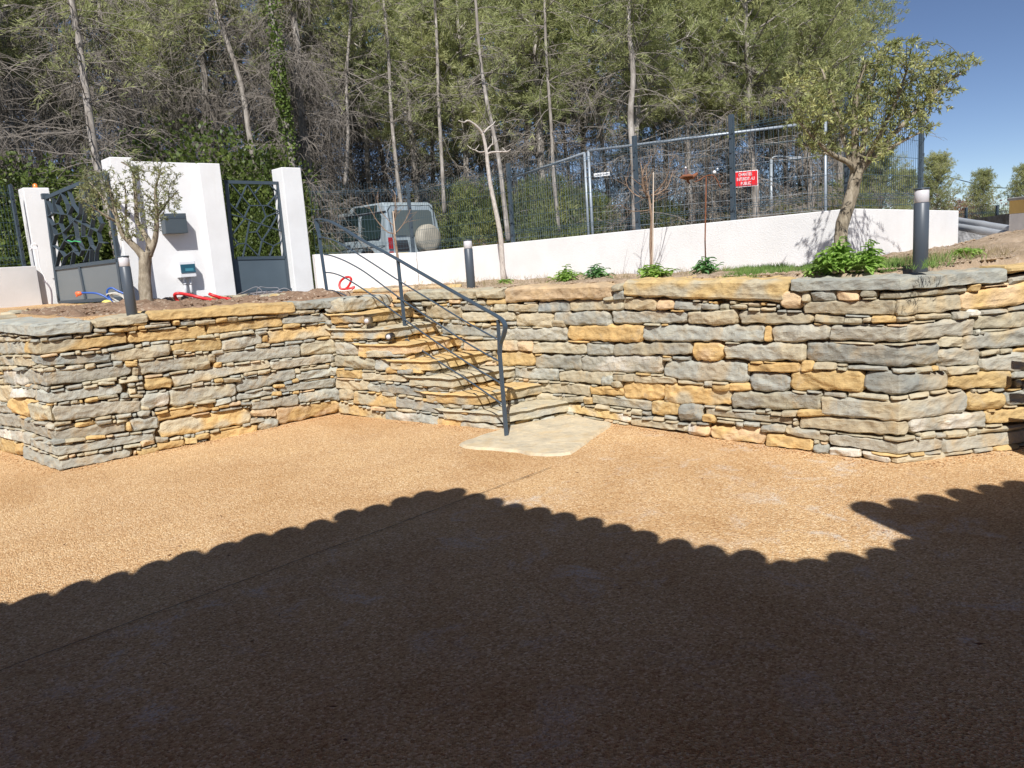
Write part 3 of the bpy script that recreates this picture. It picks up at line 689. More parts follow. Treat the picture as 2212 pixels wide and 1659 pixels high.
# outer ground: street level beyond the walls, running out to the horizon
STREET = simple('street_asphalt', (.10, .095, .09), .9, 0, .25, 3, .004, 120)
FLOOR = soil_mat('forest_floor', (.08, .055, .035), (.15, .105, .065), (.22, .17, .11), 9)
line = [(-60, 9.0, 1.0), (-22, 10.8, 1.08), (-13, 13.3, 1.1), (-10.2, 14.2, 1.1), (-8.4, 14.9, 1.1), (-6.4, 12.9, 1.1), (-4.5, 13.6, 1.1), (-3.0, 13.9, 1.1), (K.x, K.y+.25, 1.1), (-.4, 13.0, 1.1), (1.6, 10.55, 1.1), (CRN.x-.02, CRN.y+.35, 1.12), (WE.x, WE.y+.3, 1.12), (WE.x+.5, WE.y+.3, 1.2), (9, 9.2, 1.25), (14, 8.5, 1.2), (60, 5, 1.1)]
def outer(name, rows, mat):
    vs = []; fs = []; n = len(line)
    for r, (k, dz) in enumerate(rows):
        for i, (x, y, z) in enumerate(line):
            a = math.radians(160-140*i/(n-1)); X = x+math.cos(a)*k*.9; Y = y+math.sin(a)*k if k else y
            vs.append((X, Y, z+dz))
    for r in range(len(rows)-1):
        for i in range(n-1): fs.append((r*n+i, r*n+i+1, (r+1)*n+i+1, (r+1)*n+i))
    me = bpy.data.meshes.new(name); me.from_pydata(vs, [], fs); o = obj(name, me, mat, None, True); tag(o, kind='structure')
outer('street', [(0, 0), (3, -.02), (10, -.05)], STREET)
outer('ground', [(10, -.05), (14, -.1), (40, -.4), (120, -3), (900, -20)], FLOOR)
# ground to the right of the terrace end and to the far left
mb = MB(); mb.add([(5.2, 5.85, 1.33), (14, 5, 1.3), (14, 8.6, 1.22), (9, 9.3, 1.27), (WE.x+.5, WE.y+.35, 1.22), (WE.x+.05, WE.y+.1, 1.24)], [(0, 1, 2, 3, 4, 5)])
o = mb.build('soil', SOIL_R); tag(o, kind='structure')

# ---------------------------------------------------------------- white rendered walls and gate piers
def prism_between(mb, A, B, th, z0a, z0b, z1a, z1b, back=1):
    """upright wall slab from A to B (front face on the line), thickness going away from the viewer"""
    A = Vector((A[0], A[1], 0)); B = Vector((B[0], B[1], 0)); d = (B-A).normalized(); n = Vector((-d.y, d.x, 0))*th*back
    vs = [A+Vector((0, 0, z0a)), B+Vector((0, 0, z0b)), B+n+Vector((0, 0, z0b)), A+n+Vector((0, 0, z0a)),
          A+Vector((0, 0, z1a)), B+Vector((0, 0, z1b)), B+n+Vector((0, 0, z1b)), A+n+Vector((0, 0, z1a))]
    mb.add(vs, [(3, 2, 1, 0), (4, 5, 6, 7), (0, 1, 5, 4), (1, 2, 6, 5), (2, 3, 7, 6), (3, 0, 4, 7)])
def bevel_obj(o, w_=.008):
    m = o.modifiers.new('edge', 'BEVEL'); m.width = w_; m.segments = 2; m.limit_method = 'ANGLE'; return o
TOPZ = {'W0': pd(690, 549, 13.0).z, 'K': pd(905, 545, 13.8).z, 'C': pd(1840, 450, 8.0).z, 'E': pd(2069, 455, 10.0).z}
mb = MB(); prism_between(mb, W0, K, .18, .9, .9, TOPZ['W0'], TOPZ['K'])
o = bevel_obj(mb.build('white_wall', PLASTER)); tag(o, 'short low white rendered wall in front of the parked off-road car', 'wall')
# the long run: one wall, two legs joined by a mitre at the corner
def wall_two(A, B, Cc, th, za, zb, zc):
    A, B, Cc = [Vector((p[0], p[1], 0)) for p in (A, B, Cc)]
    d1 = (B-A).normalized(); d2 = (Cc-B).normalized(); n1 = Vector((-d1.y, d1.x, 0)); n2 = Vector((-d2.y, d2.x, 0)); nb = (n1+n2).normalized(); nb *= th/max(.3, nb.dot(n1))
    vs = []; 
    for P, n, z in ((A, n1*th, za), (B, nb, zb), (Cc, n2*th, zc)):
        vs += [P+Vector((0, 0, .9)), P+Vector((0, 0, z)), P+n+Vector((0, 0, z)), P+n+Vector((0, 0, .9))]
    fs = [(0, 4, 5, 1), (1, 5, 6, 2), (2, 6, 7, 3), (4, 8, 9, 5), (5, 9, 10, 6), (6, 10, 11, 7), (0, 1, 2, 3), (11, 10, 9, 8)]
    m = MB(); m.add(vs, fs); return m
o = bevel_obj(wall_two((K.x+.004, K.y-.02), CRN, WE, .18, TOPZ['K']+.004, TOPZ['C'], TOPZ['E']).build('white_wall', PLASTER)); tag(o, 'long low white rendered wall with a corner behind the right olive tree', 'wall')
LWa = PL; a0 = pd(0, 669, 13.55); dl = (Vector((PL.x, PL.y, 0))-Vector((a0.x, a0.y, 0))).normalized(); far_l = Vector((a0.x, a0.y, 0))-dl*6
mb = MB(); prism_between(mb, far_l, (PL.x-dl.x*.25, PL.y-dl.y*.25), .18, .9, .9, 1.98, 1.98)
o = bevel_obj(mb.build('white_wall', PLASTER)); tag(o, 'low white rendered wall left of the driveway gate pier', 'wall')
def gbox(mb, s0, s1, o0, o1, za, zb):
    vs = [gp(s, o_, z) for z in (za, zb) for s, o_ in ((s0, o0), (s1, o0), (s1, o1), (s0, o1))]
    # wind outward: o1 > o0 is nearer the viewer
    mb.add(vs, [(0, 1, 2, 3), (7, 6, 5, 4), (0, 4, 5, 1), (1, 5, 6, 2), (2, 6, 7, 3), (3, 7, 4, 0)])
sR1 = 0.0; sR0 = g_hit(*z1(1385, 1115))[0]; zR = g_hit(*z1(1420, 280))[1]
sL1 = g_hit(*z1(848, 245))[0]; sL0 = g_hit(*z1(702, 235))[0]; zL = g_hit(*z1(760, 238))[1]
zM = g_hit(*z1(1100, 272), -.12)[1]
sP0 = g_hit(*z1(1903, 1110))[0]; sP1 = g_hit(*z1(2022, 1100))[0]; zP = g_hit(*z1(1880, 305))[1]
gw = empty('gate_wall', gp((sR1+sL0)/2, 0, 1.2), 'tall white rendered wall with two pilasters carrying the grey letter box', 'wall')
mb = MB(); gbox(mb, sL1-.01, sR0+.01, -.42, -.12, .9, zM); bevel_obj(mb.build('wall_panel', PLASTER, gw, fix=True))
mb = MB(); gbox(mb, sR0, sR1, -.45, 0, .9, zR); bevel_obj(mb.build('pilaster', PLASTER, gw, fix=True), .012)
mb = MB(); gbox(mb, sL0, sL1, -.45, 0, .9, zL); bevel_obj(mb.build('pilaster', PLASTER, gw, fix=True), .012)
mb = MB(); gbox(mb, sP0, sP1, -.42, 0, .9, zP)
o = bevel_obj(mb.build('gate_pier', PLASTER, None, fix=True), .012); tag(o, 'tall white rendered pier holding the small pedestrian gate, right of it', 'gate pier')
mb = MB(); zPL = pd(122, 464*0+ (440+115*.21708)*.86406, 14.4).z
GLd = (Vector((GR.x, GR.y, 0))-Vector((PL.x, PL.y, 0))).normalized(); GLn = Vector((GLd.y, -GLd.x, 0))
pc = Vector((PL.x, PL.y, 0))-Vector((.16, 0, 0))+Vector((0, .16, 0))
rotm = Matrix.Rotation(math.atan2(GD.y, GD.x), 3, 'Z')
mb.box((pc.x, pc.y, (zPL+.9)/2), (.42, .36, zPL-.9), rotm)
o = bevel_obj(mb.build('gate_pier', PLASTER, None, fix=True), .012); tag(o, 'white rendered pier with an orange lamp on top at the driveway gate', 'gate pier')
bx = MB(); bx.tube([(pc.x+.04, pc.y, zPL), (pc.x+.04, pc.y, zPL+.02), (pc.x+.04, pc.y, zPL+.075), (pc.x+.04, pc.y, zPL+.09)], [.045, .042, .036, .015], 14)
o = bx.build('beacon_lamp', simple('orange_lens', (.75, .22, .05), .25), None, True); tag(o, 'small orange beacon lamp on top of the left gate pier', 'lamp')

# ---------------------------------------------------------------- pedestrian gate
def z6(x, y): return (540+x*.21703)*.86406, (400+y*.21703)*.86406
gate = empty('pedestrian_gate', gp(.6, -.2, 1.2), 'small dark grey metal gate with irregular web lattice above a solid panel', 'gate')
GO = -.20
def g6(x, y, off=GO): s, z = g_hit(*z6(x, y), off); return gp(s, off, z)
mb = MB(); U = GN
def gbar(mb, a, b, w_=.05, h=.04, off=0.0):
    p, q = g6(*a), g6(*b); p += GN*off; q += GN*off; mb.bar(p, q, w_, h, up=GN)
for a, b in (((118, 235), (222, 1540)), ((712, 262), (842, 1510)), ((95, 252), (745, 268)), ((240, 1132), (800, 1122)), ((215, 1530), (850, 1502))): gbar(mb, a, b, .06, .045)
mb.build('gate_frame', ANTHRA, gate)
mb = MB(); pts = [g6(205, 1140), g6(795, 1130), g6(835, 1500), g6(222, 1528)]
mb.add([p-GN*.012 for p in pts]+[p+GN*.008 for p in pts], [(0, 1, 2, 3), (7, 6, 5, 4), (0, 4, 5, 1), (1, 5, 6, 2), (2, 6, 7, 3), (3, 7, 4, 0)]); mb.build('lower_panel', ANTHRA_D, gate, fix=True)
mb = MB()
SEG = """175 280 385 525|355 285 230 550|360 285 520 525|520 285 445 385|615 285 695 360|385 525 590 525|700 390 590 525|590 525 715 590|385 530 325 665|530 530 575 655|575 655 720 595|130 475 325 665|150 622 325 665|325 670 515 740|515 740 750 820|575 655 515 740|515 740 465 825|465 825 375 835|385 705 340 960|325 680 210 830|210 830 165 870|180 880 260 965|260 965 340 960|260 965 200 1010|340 965 310 1115|345 960 480 1100|465 825 530 930|720 610 625 785|625 785 530 930|530 930 490 1105|530 930 660 990|660 990 760 935|660 990 620 1105"""
for t in SEG.split('|'):
    a, b, c, d = map(float, t.split()); gbar(mb, (a, b), (c, d), .02, .035)
mb.build('lattice', ANTHRA, gate)
for yy in ((735, 255), (868, 1500)):
    mb = MB(); p = g6(*yy)+GN*.03; mb.box(p, (.07, .05, .09), rotm, .008); mb.build('hinge', ANTHRA, gate)
# driveway gate leaf (sliding leaf, deep lattice)
def z4(x, y): return (x*.21708)*.86406, (440+y*.21708)*.86406
PLp = Vector((PL.x, PL.y, 0))+GLn*.08
def dg(x, y, off=0):
    A = PLp+GLn*off; h = at_plane(*z4(x, y), (A.x, A.y), (A.x+GLd.x, A.y+GLd.y)); return h
dgate = empty('driveway_gate', dg(900, 1440), 'wide dark grey metal driveway gate with deep web lattice over two solid panels', 'gate')
mb = MB()
for a, b in (((535, 245), (690, 1455)), ((540, 250), (1215, -35)), ((645, 1065), (1390, 967)), ((690, 1455), (1410, 1410)), ((925, 1040), (1000, 1420)), ((1225, -35), (1420, 1410))):
    mb.bar(dg(*a), dg(*b), .06, .06, up=GLn)
mb.build('gate_frame', ANTHRA, dgate)
for q in (((650, 1080), (925, 1045), (990, 1430), (695, 1445)), ((930, 1045), (1380, 980), (1410, 1400), (1000, 1430))):
    mb = MB(); pts = [dg(*k) for k in q]
    mb.add([p-GLn*.014 for p in pts]+[p+GLn*.006 for p in pts], [(0, 1, 2, 3), (7, 6, 5, 4), (0, 4, 5, 1), (1, 5, 6, 2), (2, 6, 7, 3), (3, 7, 4, 0)]); mb.build('lower_panel', simple('mid_grey_panel', (.16, .18, .19), .45, 0, .05, 2), dgate, fix=True)
mb = MB()
SEG2 = """560 290 620 430|620 250 640 420|640 420 560 470|640 420 720 440|720 200 660 320|660 320 720 440|720 200 780 330|780 330 800 440|720 440 800 440|800 440 850 330|850 330 800 180|850 330 930 440|930 440 940 150|800 440 830 560|830 560 930 440|570 480 620 570|620 570 700 540|700 540 720 440|700 540 740 650|740 650 830 560|620 570 650 680|650 680 740 650|650 680 620 790|740 650 760 740|760 740 700 850|700 850 620 800|700 850 650 1060|700 850 760 930|760 930 720 1050|760 740 830 680|830 560 860 490|860 490 1140 640|860 490 900 720|900 720 830 780|830 780 760 740|830 780 880 870|760 930 860 860|860 860 830 1030|860 860 930 920|930 920 960 850|900 720 960 850|960 850 1060 850|1060 850 1050 990|960 560 960 700|960 700 1030 690|1030 690 1060 600|1030 690 1060 800|1060 800 1120 860|1120 860 1160 760|1160 760 1230 770|1160 760 1140 640|1120 860 1110 980|1060 800 980 990|1140 640 1190 540|940 150 1000 330|1000 330 960 560|1000 330 1100 350|1100 350 1060 600|1100 350 1120 60|1000 330 1000 120|1170 540 1100 350"""
for t in SEG2.split('|'):
    a, b, c, d = map(float, t.split()); mb.bar(dg(a, b), dg(c, d), .014, .07, up=GLn)
mb.build('lattice', ANTHRA, dgate)
mb = MB(); mb.box(dg(520, 235)+GLn*.0, (.12, .09, .1), rotm, .008); mb.build('bracket', ANTHRA, dgate)
GREEN = simple('green_strap', (.08, .5, .18), .5)
mb = MB(); mb.tube([dg(780, 742, .06), dg(830, 757, .07), dg(860, 748, .07), dg(930, 760, .06)], .008, 6); o = mb.build('strap', GREEN); tag(o, 'short bright green tie knotted on the driveway gate lattice', 'strap')

# ---------------------------------------------------------------- welded mesh fences on the walls
WIRE = simple('fence_wire', (.045, .075, .095), .4, 0, .05, 4)
def fence(A, B, za, zb, H, posts, label, group=None, spacing=.055, full=True):
    A = Vector((A[0], A[1], 0)); B = Vector((B[0], B[1], 0)); d = (B-A).normalized(); L = (B-A).length; n = Vector((d.y, -d.x, 0))
    root = empty('mesh_fence', (A.x, A.y, za), label, 'fence', group)
    zt = lambda s: za+(zb-za)*s/L
    off = Vector((-d.y, d.x, 0))*.07
    for s in posts:
        m = MB(); p = A+d*s+off; m.box((p.x, p.y, zt(s)+(H+.05)/2), (.06, .045, H+.05), Matrix.Rotation(math.atan2(d.y, d.x), 3, 'Z'), .006)
        for k in range(6): m.box(Vector((p.x, p.y, zt(s)+.12+k*(H-.15)/6))+n*.028, (.025, .012, .03), Matrix.Rotation(math.atan2(d.y, d.x), 3, 'Z'))
        m.build('post', ANTHRA, root)
    edges = sorted(set([0]+list(posts)+([L] if full else [])))
    prof = [(0, 0), (.09, 0), (.115, .03), (.14, 0), (.28, 0)]
    top = [(H-.18, 0), (H-.15, .03), (H-.12, 0), (H, 0)]
    for a, b in zip(edges, edges[1:]):
        if b-a < .2: continue
        m = MB(); s = a+.04
        while s < b-.03:
            pts = [A+d*s+off+n*(.03+o_)+Vector((0, 0, zt((a+b)/2)+.03+z)) for z, o_ in prof+top]
            m.tube(pts, .0028, 3, False); s += spacing
        for hz, o_ in ((.02, 0), (.09, 0), (.115, .03), (.14, 0), (.34, 0), (.54, 0), (.74, 0), (H-.18, 0), (H-.15, .03), (H-.12, 0)):
            if hz > H: continue
            z = zt((a+b)/2)+.03+hz
            m.tube([A+d*(a+.03)+off+n*(.03+o_)+Vector((0, 0, z)), A+d*(b-.03)+off+n*(.03+o_)+Vector((0, 0, z))], .0032, 3, False)
        m.build('mesh_panel', WIRE, root)
    return root
def s_on(A, B, x, y):
    h = at_plane(x, y, (A.x, A.y), (B.x, B.y)); d = Vector((B.x-A.x, B.y-A.y, 0)).normalized(); return (Vector((h.x, h.y, 0))-Vector((A.x, A.y, 0))).dot(d)
LK = (Vector((CRN.x, CRN.y, 0))-Vector((K.x, K.y, 0))).length
fence(W0, K, TOPZ['W0'], TOPZ['K'], 1.15, [s_on(W0, K, 896, 545)], 'grey welded mesh fence on the short white wall in front of the off-road car')
fence(K, CRN, TOPZ['K'], TOPZ['C'], 1.13, [s_on(K, CRN, 1101, 522), s_on(K, CRN, 1371, 497), s_on(K, CRN, 1577, 475), LK-.06], 'long grey welded mesh fence on the white wall crossing the red sign')
LE = (Vector((WE.x, WE.y, 0))-Vector((CRN.x, CRN.y, 0))).length
fence(CRN, WE, TOPZ['C'], TOPZ['E'], 1.2, [s_on(CRN, WE, 2001, 452)], 'grey welded mesh fence behind the right bollard against the sky', full=False)
Lf = (Vector((PL.x, PL.y, 0))-far_l).length
fence(far_l, PL, 1.98, 1.98, 1.38, [Lf-.42, Lf-2.9, Lf-5.4], 'grey welded mesh fence on the low white wall left of the driveway gate', full=False)

# ---------------------------------------------------------------- bollards
LENS = simple('frosted_lens', (.62, .60, .62), .35, 0, .05)
def bollard(px, py, z, h, label):
    p = at_z(px, py, z); r_ = .047
    root = empty('bollard_light', (p.x, p.y, z-.02), label, 'bollard light', 'cylindrical garden bollard lights')
    def cyl(nm, a, b, r, mat, bev=.004):
        m = MB(); m.tube([(p.x, p.y, a), (p.x, p.y, a+bev), (p.x, p.y, b-bev), (p.x, p.y, b)], [r-bev, r, r, r-bev], 28)
        return m.build(nm, mat, root, True)
    cyl('post', z-.03, z+h*.815, r_, simple('bollard_paint', (.07, .085, .105), .42, 0, .05, 3))
    cyl('diffuser', z+h*.815, z+h*.975, r_*.96, LENS); cyl('cap', z+h*.975, z+h, r_*1.06, ANTHRA)
bollard(285, 676, 1.305, .52, 'grey bollard light on the left wall in front of the small olive tree')
bollard(1018, 622, 1.262, .52, 'grey bollard light in the middle beside the bare sapling')
bollard(1988, 578, 1.315, .525, 'grey bollard light on the right coping, in front of the white wall end')

# ---------------------------------------------------------------- handrail
P0 = at_z(1094, 940, .02); M0 = at_z(881, 768, .628); T0 = at_z(708, 641, 1.25)
rail = empty('stair_handrail', P0, 'dark grey metal handrail with curved parallel rods along the stone steps', 'handrail')
def z2(x, y): return (700+x*.38879)*.86406, (300+y*.38879)*.86406
def rp(x, y):
    X, Y = z2(x, y)
    return at_plane(X, Y, (P0.x, P0.y), (M0.x, M0.y)) if X > 868 else at_plane(X, Y, (M0.x, M0.y), (T0.x, T0.y))
def spline(pts, n=6):
    out = []
    for i in range(len(pts)-1):
        p0 = pts[max(i-1, 0)]; p1 = pts[i]; p2 = pts[i+1]; p3 = pts[min(i+2, len(pts)-1)]
        for k in range(n):
            t = k/n; out.append(.5*((2*p1)+(p2-p0)*t+(2*p0-5*p1+4*p2-p3)*t*t+(3*p1-p0-3*p2+p3)*t**3))
    out.append(pts[-1]); return out
RAILM = simple('handrail_paint', (.05, .075, .105), .35, 0, .05, 5)
mb = MB(); pts = spline([rp(*q) for q in ((232, 640), (262, 636), (330, 655), (420, 705), (520, 768), (640, 832), (760, 898), (900, 980), (1100, 1095), (1300, 1208), (1390, 1258), (1432, 1290), (1448, 1330), (1438, 1385), (1418, 1440), (1412, 1510))])
def flatbar(mb, pts, w_, h):
    nrm = Vector((M0.y-P0.y, -(M0.x-P0.x), 0)).normalized()*-1
    vs = []; n = len(pts)
    for i, p in enumerate(pts):
        t = (pts[min(i+1, n-1)]-pts[max(i-1, 0)]).normalized(); u = nrm.cross(t).normalized()
        for a, b in ((-1, -1), (1, -1), (1, 1), (-1, 1)): vs.append(p+nrm*a*w_/2+u*b*h/2)
    fs = [(i*4+k, i*4+(k+1) % 4, (i+1)*4+(k+1) % 4, (i+1)*4+k) for i in range(n-1) for k in range(4)]+[(3, 2, 1, 0), (n*4-4, n*4-3, n*4-2, n*4-1)]
    mb.add(vs, fs)
flatbar(mb, pts, .042, .014); mb.build('top_rail', RAILM, rail, fix=True)
for pts in ([(265, 752), (330, 768), (380, 790), (470, 843), (600, 925), (760, 1030), (1000, 1178), (1200, 1300), (1400, 1411)],
            [(285, 866), (320, 870), (380, 890), (450, 922), (560, 988), (770, 1145), (1000, 1300), (1200, 1432), (1412, 1553)],
            [(295, 980), (340, 985), (400, 1006), (480, 1052), (600, 1132), (790, 1275), (1000, 1425), (1250, 1590), (1420, 1692)],
            [(310, 1095), (350, 1100), (420, 1128), (500, 1180), (600, 1250), (800, 1400), (1000, 1540), (1200, 1668), (1432, 1830)]):
    mb = MB(); mb.tube(spline([rp(*q) for q in pts]), .0078, 8); mb.build('rod', RAILM, rail, True)
for top, bot in (((236, 645), T0), ((758, 900), M0), ((1402, 1280), None)):
    mb = MB()
    if bot is None: a = rp(1402, 1285); b = rp(1412, 1500); flatbar(mb, [a, b], .03, .014)
    else:
        a = rp(*top); b = Vector(bot); flatbar(mb, [a, b+Vector((0, 0, -.02))], .034, .016)
        if top[0] < 300: flatbar(mb, spline([rp(228, 642), rp(236, 690), rp(258, 760)]), .03, .012)
    mb.build('post', RAILM, rail, fix=True)
mb = MB(); flatbar(mb, [rp(1412, 1495), P0+Vector((0, 0, -.03))], .036, .016); mb.build('post', RAILM, rail, fix=True)

# ---------------------------------------------------------------- step lights in the walling
for (x, y), lb, mt in (((680, 445), 'small round dark step light set in the wall beside the fifth step', simple('lamp_black', (.03, .03, .035), .4)), ((508, 320), 'small round pale bronze step light high in the wall beside the stairs', simple('lamp_bronze', (.25, .20, .14), .4))):
    X, Y = (760+x*.31646)*.86406, (700+y*.31646)*.86406
    h = at_plane(X, Y, (LD[1].x, LD[1].y), (LD[2].x, LD[2].y)); n = LEFT.n[2]
    root = empty('step_light', h, lb, 'wall light', None)
    mb = MB(); n = (n*.45+Vector((-h.x*.12, -1, 0)).normalized()*.55).normalized(); mb.tube([h-n*.05, h+n*.045, h+n*.052, h+n*.055], [.036, .036, .034, .03], 20); mb.build('lamp_body', mt, root, True)
    mb = MB(); mb.tube([h+n*.052, h+n*.058], [.024, .022], 20); mb.build('lens', LENS, root, True)

# ---------------------------------------------------------------- letter box and meter box on the gate wall
def gquad_box(name, q, off0, depth, mat, parent, bev=.006):
    pts = []
    for x, y in q:
        s, z = g_hit(*z1(x, y), off0+depth); pts.append((s, z))
    s0 = (pts[0][0]+pts[3][0])/2; s1 = (pts[1][0]+pts[2][0])/2; za = (pts[2][1]+pts[3][1])/2; zb = (pts[0][1]+pts[1][1])/2
    m = MB(); gbox(m, s0, s1, off0, off0+depth, za, zb); o = m.build(name, mat, parent, fix=True)
    if bev: bevel_obj(o, bev)
    return s0, s1, za, zb
BOXM = simple('letterbox_grey', (.07, .09, .105), .5, 0, .06)
lb = empty('letter_box', gp(*(g_hit(*z1(1130, 660))[0], .0, g_hit(*z1(1130, 660))[1])), 'square dark grey metal letter box fixed to the white gate wall', 'letter box')
s0, s1, za, zb = gquad_box('box_body', ((1053, 600), (1197, 600), (1210, 727), (1068, 729)), -.12, .20, BOXM, lb)
m = MB(); gbox(m, s0+.02, s1-.02, .08, .084, zb-.09, zb-.05); m.build('flap', ANTHRA, lb, fix=True)
mbx = empty('meter_box', gp(g_hit(*z1(1205, 960))[0], 0, g_hit(*z1(1205, 960))[1]), 'white plastic electrical box with smoked blue window on the gate wall', 'electrical box')
WHITEP = simple('white_plastic', (.78, .78, .80), .35, 0, .03)
s0, s1, za, zb = gquad_box('housing', ((1147, 907), (1254, 905), (1265, 1008), (1160, 1014)), -.12, .17, WHITEP, mbx, .012)
gm, gnt, gb, go = newmat('smoked_blue'); gb.inputs['Base Color'].default_value = (.015, .09, .14, 1); gb.inputs['Roughness'].default_value = .08
m = MB(); H_ = zb-za; gbox(m, s0+.025, s1-.012, .05, .062, za+H_*.28, zb-H_*.2); wo = m.build('window', gm, mbx, fix=True)
m = MB(); gbox(m, s0+.10, s1-.05, .0625, .064, za+H_*.38, zb-H_*.45); m.build('breaker_row', simple('breaker_teal', (.06, .25, .33), .4), mbx, fix=True)
for dx in (.35, .68):
    m = MB(); sx = s0+(s1-s0)*dx; pts = [gp(sx, -.04, za), gp(sx, -.05, za-.16), gp(sx+.005, -.05, za-.34)]; m.tube(pts, .024, 12); m.build('conduit', WHITEP, mbx, True)
    for zz in (.12, .28):
        m = MB(); m.tube([gp(sx, -.05, za-zz), gp(sx, -.05, za-zz-.014)], .028, 12); m.build('clip', simple('clip_black', (.03, .03, .03), .5), mbx, True)

# ---------------------------------------------------------------- hoses, cables and odds and ends
REDM, rnt, rb, _ = newmat('red_conduit'); rb.inputs['Base Color'].default_value = (.62, .02, .025, 1); rb.inputs['Roughness'].default_value = .4
BLUEM = simple('blue_hose', (.02, .09, .38), .35, 0, .05); GREYC = simple('grey_cable', (.28, .28, .31), .5)
def z7(x, y): return (400+x*.22604)*.86406, (620+y*.22604)*.86406
def z5(x, y): return (160+x*.14469)*.86406, (560+y*.14469)*.86406
def corrugated(mb, pts, r, pitch=.012):
    pts = spline(pts, 10); L = [0]
    for a, b in zip(pts, pts[1:]): L.append(L[-1]+(b-a).length)
    n = int(L[-1]/(pitch/2)); out = []; rr = []; j = 0
    for i in range(n+1):
        s = L[-1]*i/n
        while j < len(L)-2 and L[j+1] < s: j += 1
        t = (s-L[j])/max(1e-6, L[j+1]-L[j]); out.append(pts[j].lerp(pts[j+1], t)); rr.append(r*(1.08 if i % 2 else .92))
    mb.tube(out, rr, 10)
yb = at_z(*z7(232, 612), 1.285).y
def wob(seq, zf, base, amp): return [at_y(*zf(x, y), base+amp*math.sin(i*1.3)) for i, (x, y) in enumerate(seq)]
mb = MB(); corrugated(mb, wob([(235, 625), (200, 590), (176, 555), (163, 518), (200, 502), (300, 515), (420, 543), (560, 572), (700, 592), (765, 592), (788, 578), (750, 562), (690, 556), (600, 528), (545, 508)], z7, yb, .03), .0195)
o = mb.build('red_conduit_hose', REDM, None, True); tag(o, 'long red corrugated hose lying on the brown soil bed by the olive tree', 'hose')
yb = 11.6
mb = MB(); corrugated(mb, wob([(2120, 455), (2150, 432), (2100, 446), (2050, 452), (2000, 450), (1984, 410), (2000, 365), (2045, 328), (2095, 322), (2115, 350), (2095, 405), (2062, 446), (2030, 455)], z7, yb, .02), .017)
o = mb.build('red_conduit_loop', REDM, None, True); tag(o, 'small red corrugated hose loop against the white wall behind the handrail', 'hose')
yb = at_z(*z5(830, 1372), 1.285).y
mb = MB(); mb.tube(spline([at_y(*z5(x, y), yb) for x, y in ((300, 1190), (400, 1190), (550, 1198), (680, 1240), (780, 1305), (845, 1365))]+[at_y(*z5(x, y), yb+.05) for x, y in ((800, 1300), (757, 1220), (745, 1160), (775, 1118), (840, 1108), (920, 1150), (1050, 1210), (1150, 1270))]), .014, 10)
hose = empty('blue_hose', at_y(*z5(800, 1365), yb), 'blue water hose with an orange connector beside the driveway gate', 'hose')
mb.build('hose_tube', BLUEM, hose, True)
mb = MB(); a = at_y(*z5(310, 1195), yb); b = at_y(*z5(250, 1205), yb); c = at_y(*z5(200, 1195), yb); mb.tube([a, a.lerp(b, .5), b, b.lerp(c, .5), c], [.018, .03, .036, .03, .02], 10)
for k in range(4):
    v = at_y(*z5(195+k*6, 1180+k*26), yb-.02); mb.tube([b, v], [.014, .012], 6)
mb.build('connector', simple('orange_plug', (.8, .17, .06), .4), hose, True)
mb = MB(); rg = random.Random(5); c = at_y(*z5(930, 1280), yb+.05)
for k in range(16):
    R_ = .105+rg.uniform(-.03, .02); tl = rg.uniform(-.25, .25); cc = c+Vector((rg.uniform(-.02, .02), rg.uniform(-.02, .03), rg.uniform(-.012, .012)))
    mb.tube([cc+Vector((math.cos(a)*R_*1.25, math.cos(a)*tl*.2+.02*math.sin(a*2), math.sin(a)*R_*.62-.035*math.cos(a))) for a in [2*math.pi*i/28 for i in range(29)]], .0045, 6, False)
o = mb.build('cable_coil', simple('pale_cable', (.55, .53, .48), .5), None, True); tag(o, 'coil of pale grey cable leaning behind the left bollard light', 'cable')
mb = MB(); c = at_y(*z5(745, 1385), yb-.05); r_ = .085
for i in range(7):
    pass
prof = [(r_*math.cos(a), r_*.75*math.sin(a)) for a in [math.pi/2*i/8 for i in range(9)]]
vs = [(c.x+pr*math.cos(t), c.y+pr*.8*math.sin(t), c.z+pz) for pr, pz in prof for t in [2*math.pi*k/24 for k in range(24)]]
mb.add(vs, [(i*24+k, i*24+(k+1) % 24, (i+1)*24+(k+1) % 24, (i+1)*24+k) for i in range(8) for k in range(24)])
o = mb.build('float_buoy', simple('yellow_plastic', (.78, .66, .16), .45), None, True); tag(o, 'small domed yellow plastic lid lying beside the blue hose', 'lid')
mb = MB(); rg = random.Random(9)
for k in range(7):
    seq = []; cx = rg.uniform(1000, 1400); cy = rg.uniform(520, 555); a0 = rg.uniform(0, 6)
    for i in range(14):
        a = a0+i*.85; rx = rg.uniform(90, 300); ry = rg.uniform(12, 40); seq.append((cx+rx*math.cos(a), cy+ry*math.sin(a)))
    P = []
    for x, y in seq:
        p = at_z(*z7(x, min(575, max(500, y))), 1.232); p.z += abs(rg.gauss(0, .02)); P.append(p)
    mb.tube(spline(P, 6), .0045, 5, False)
for sq in (((850, 560), (850, 520), (930, 485), (1060, 430), (1130, 480), (1120, 530)), ((1070, 530), (1075, 460), (1110, 430), (1190, 440), (1300, 440), (1310, 480), (1200, 520)), ((1280, 480), (1380, 445), (1480, 490), (1600, 530), (1640, 505)), ((1500, 550), (1700, 560), (1850, 545)), ((1150, 530), (1160, 485), (1190, 480), (1195, 520))):
    b0 = at_z(*z7(sq[0][0], 545), 1.232).y; mb.tube(spline([at_y(*z7(x, y), b0+.04*math.sin(x)) for x, y in sq], 8), .0045, 5, False)
o = mb.build('cable_tangle', GREYC, None, True); tag(o, 'loose tangle of thin grey cable on the ground before the pedestrian gate', 'cable')
mb = MB(); b0 = PL.y-.45
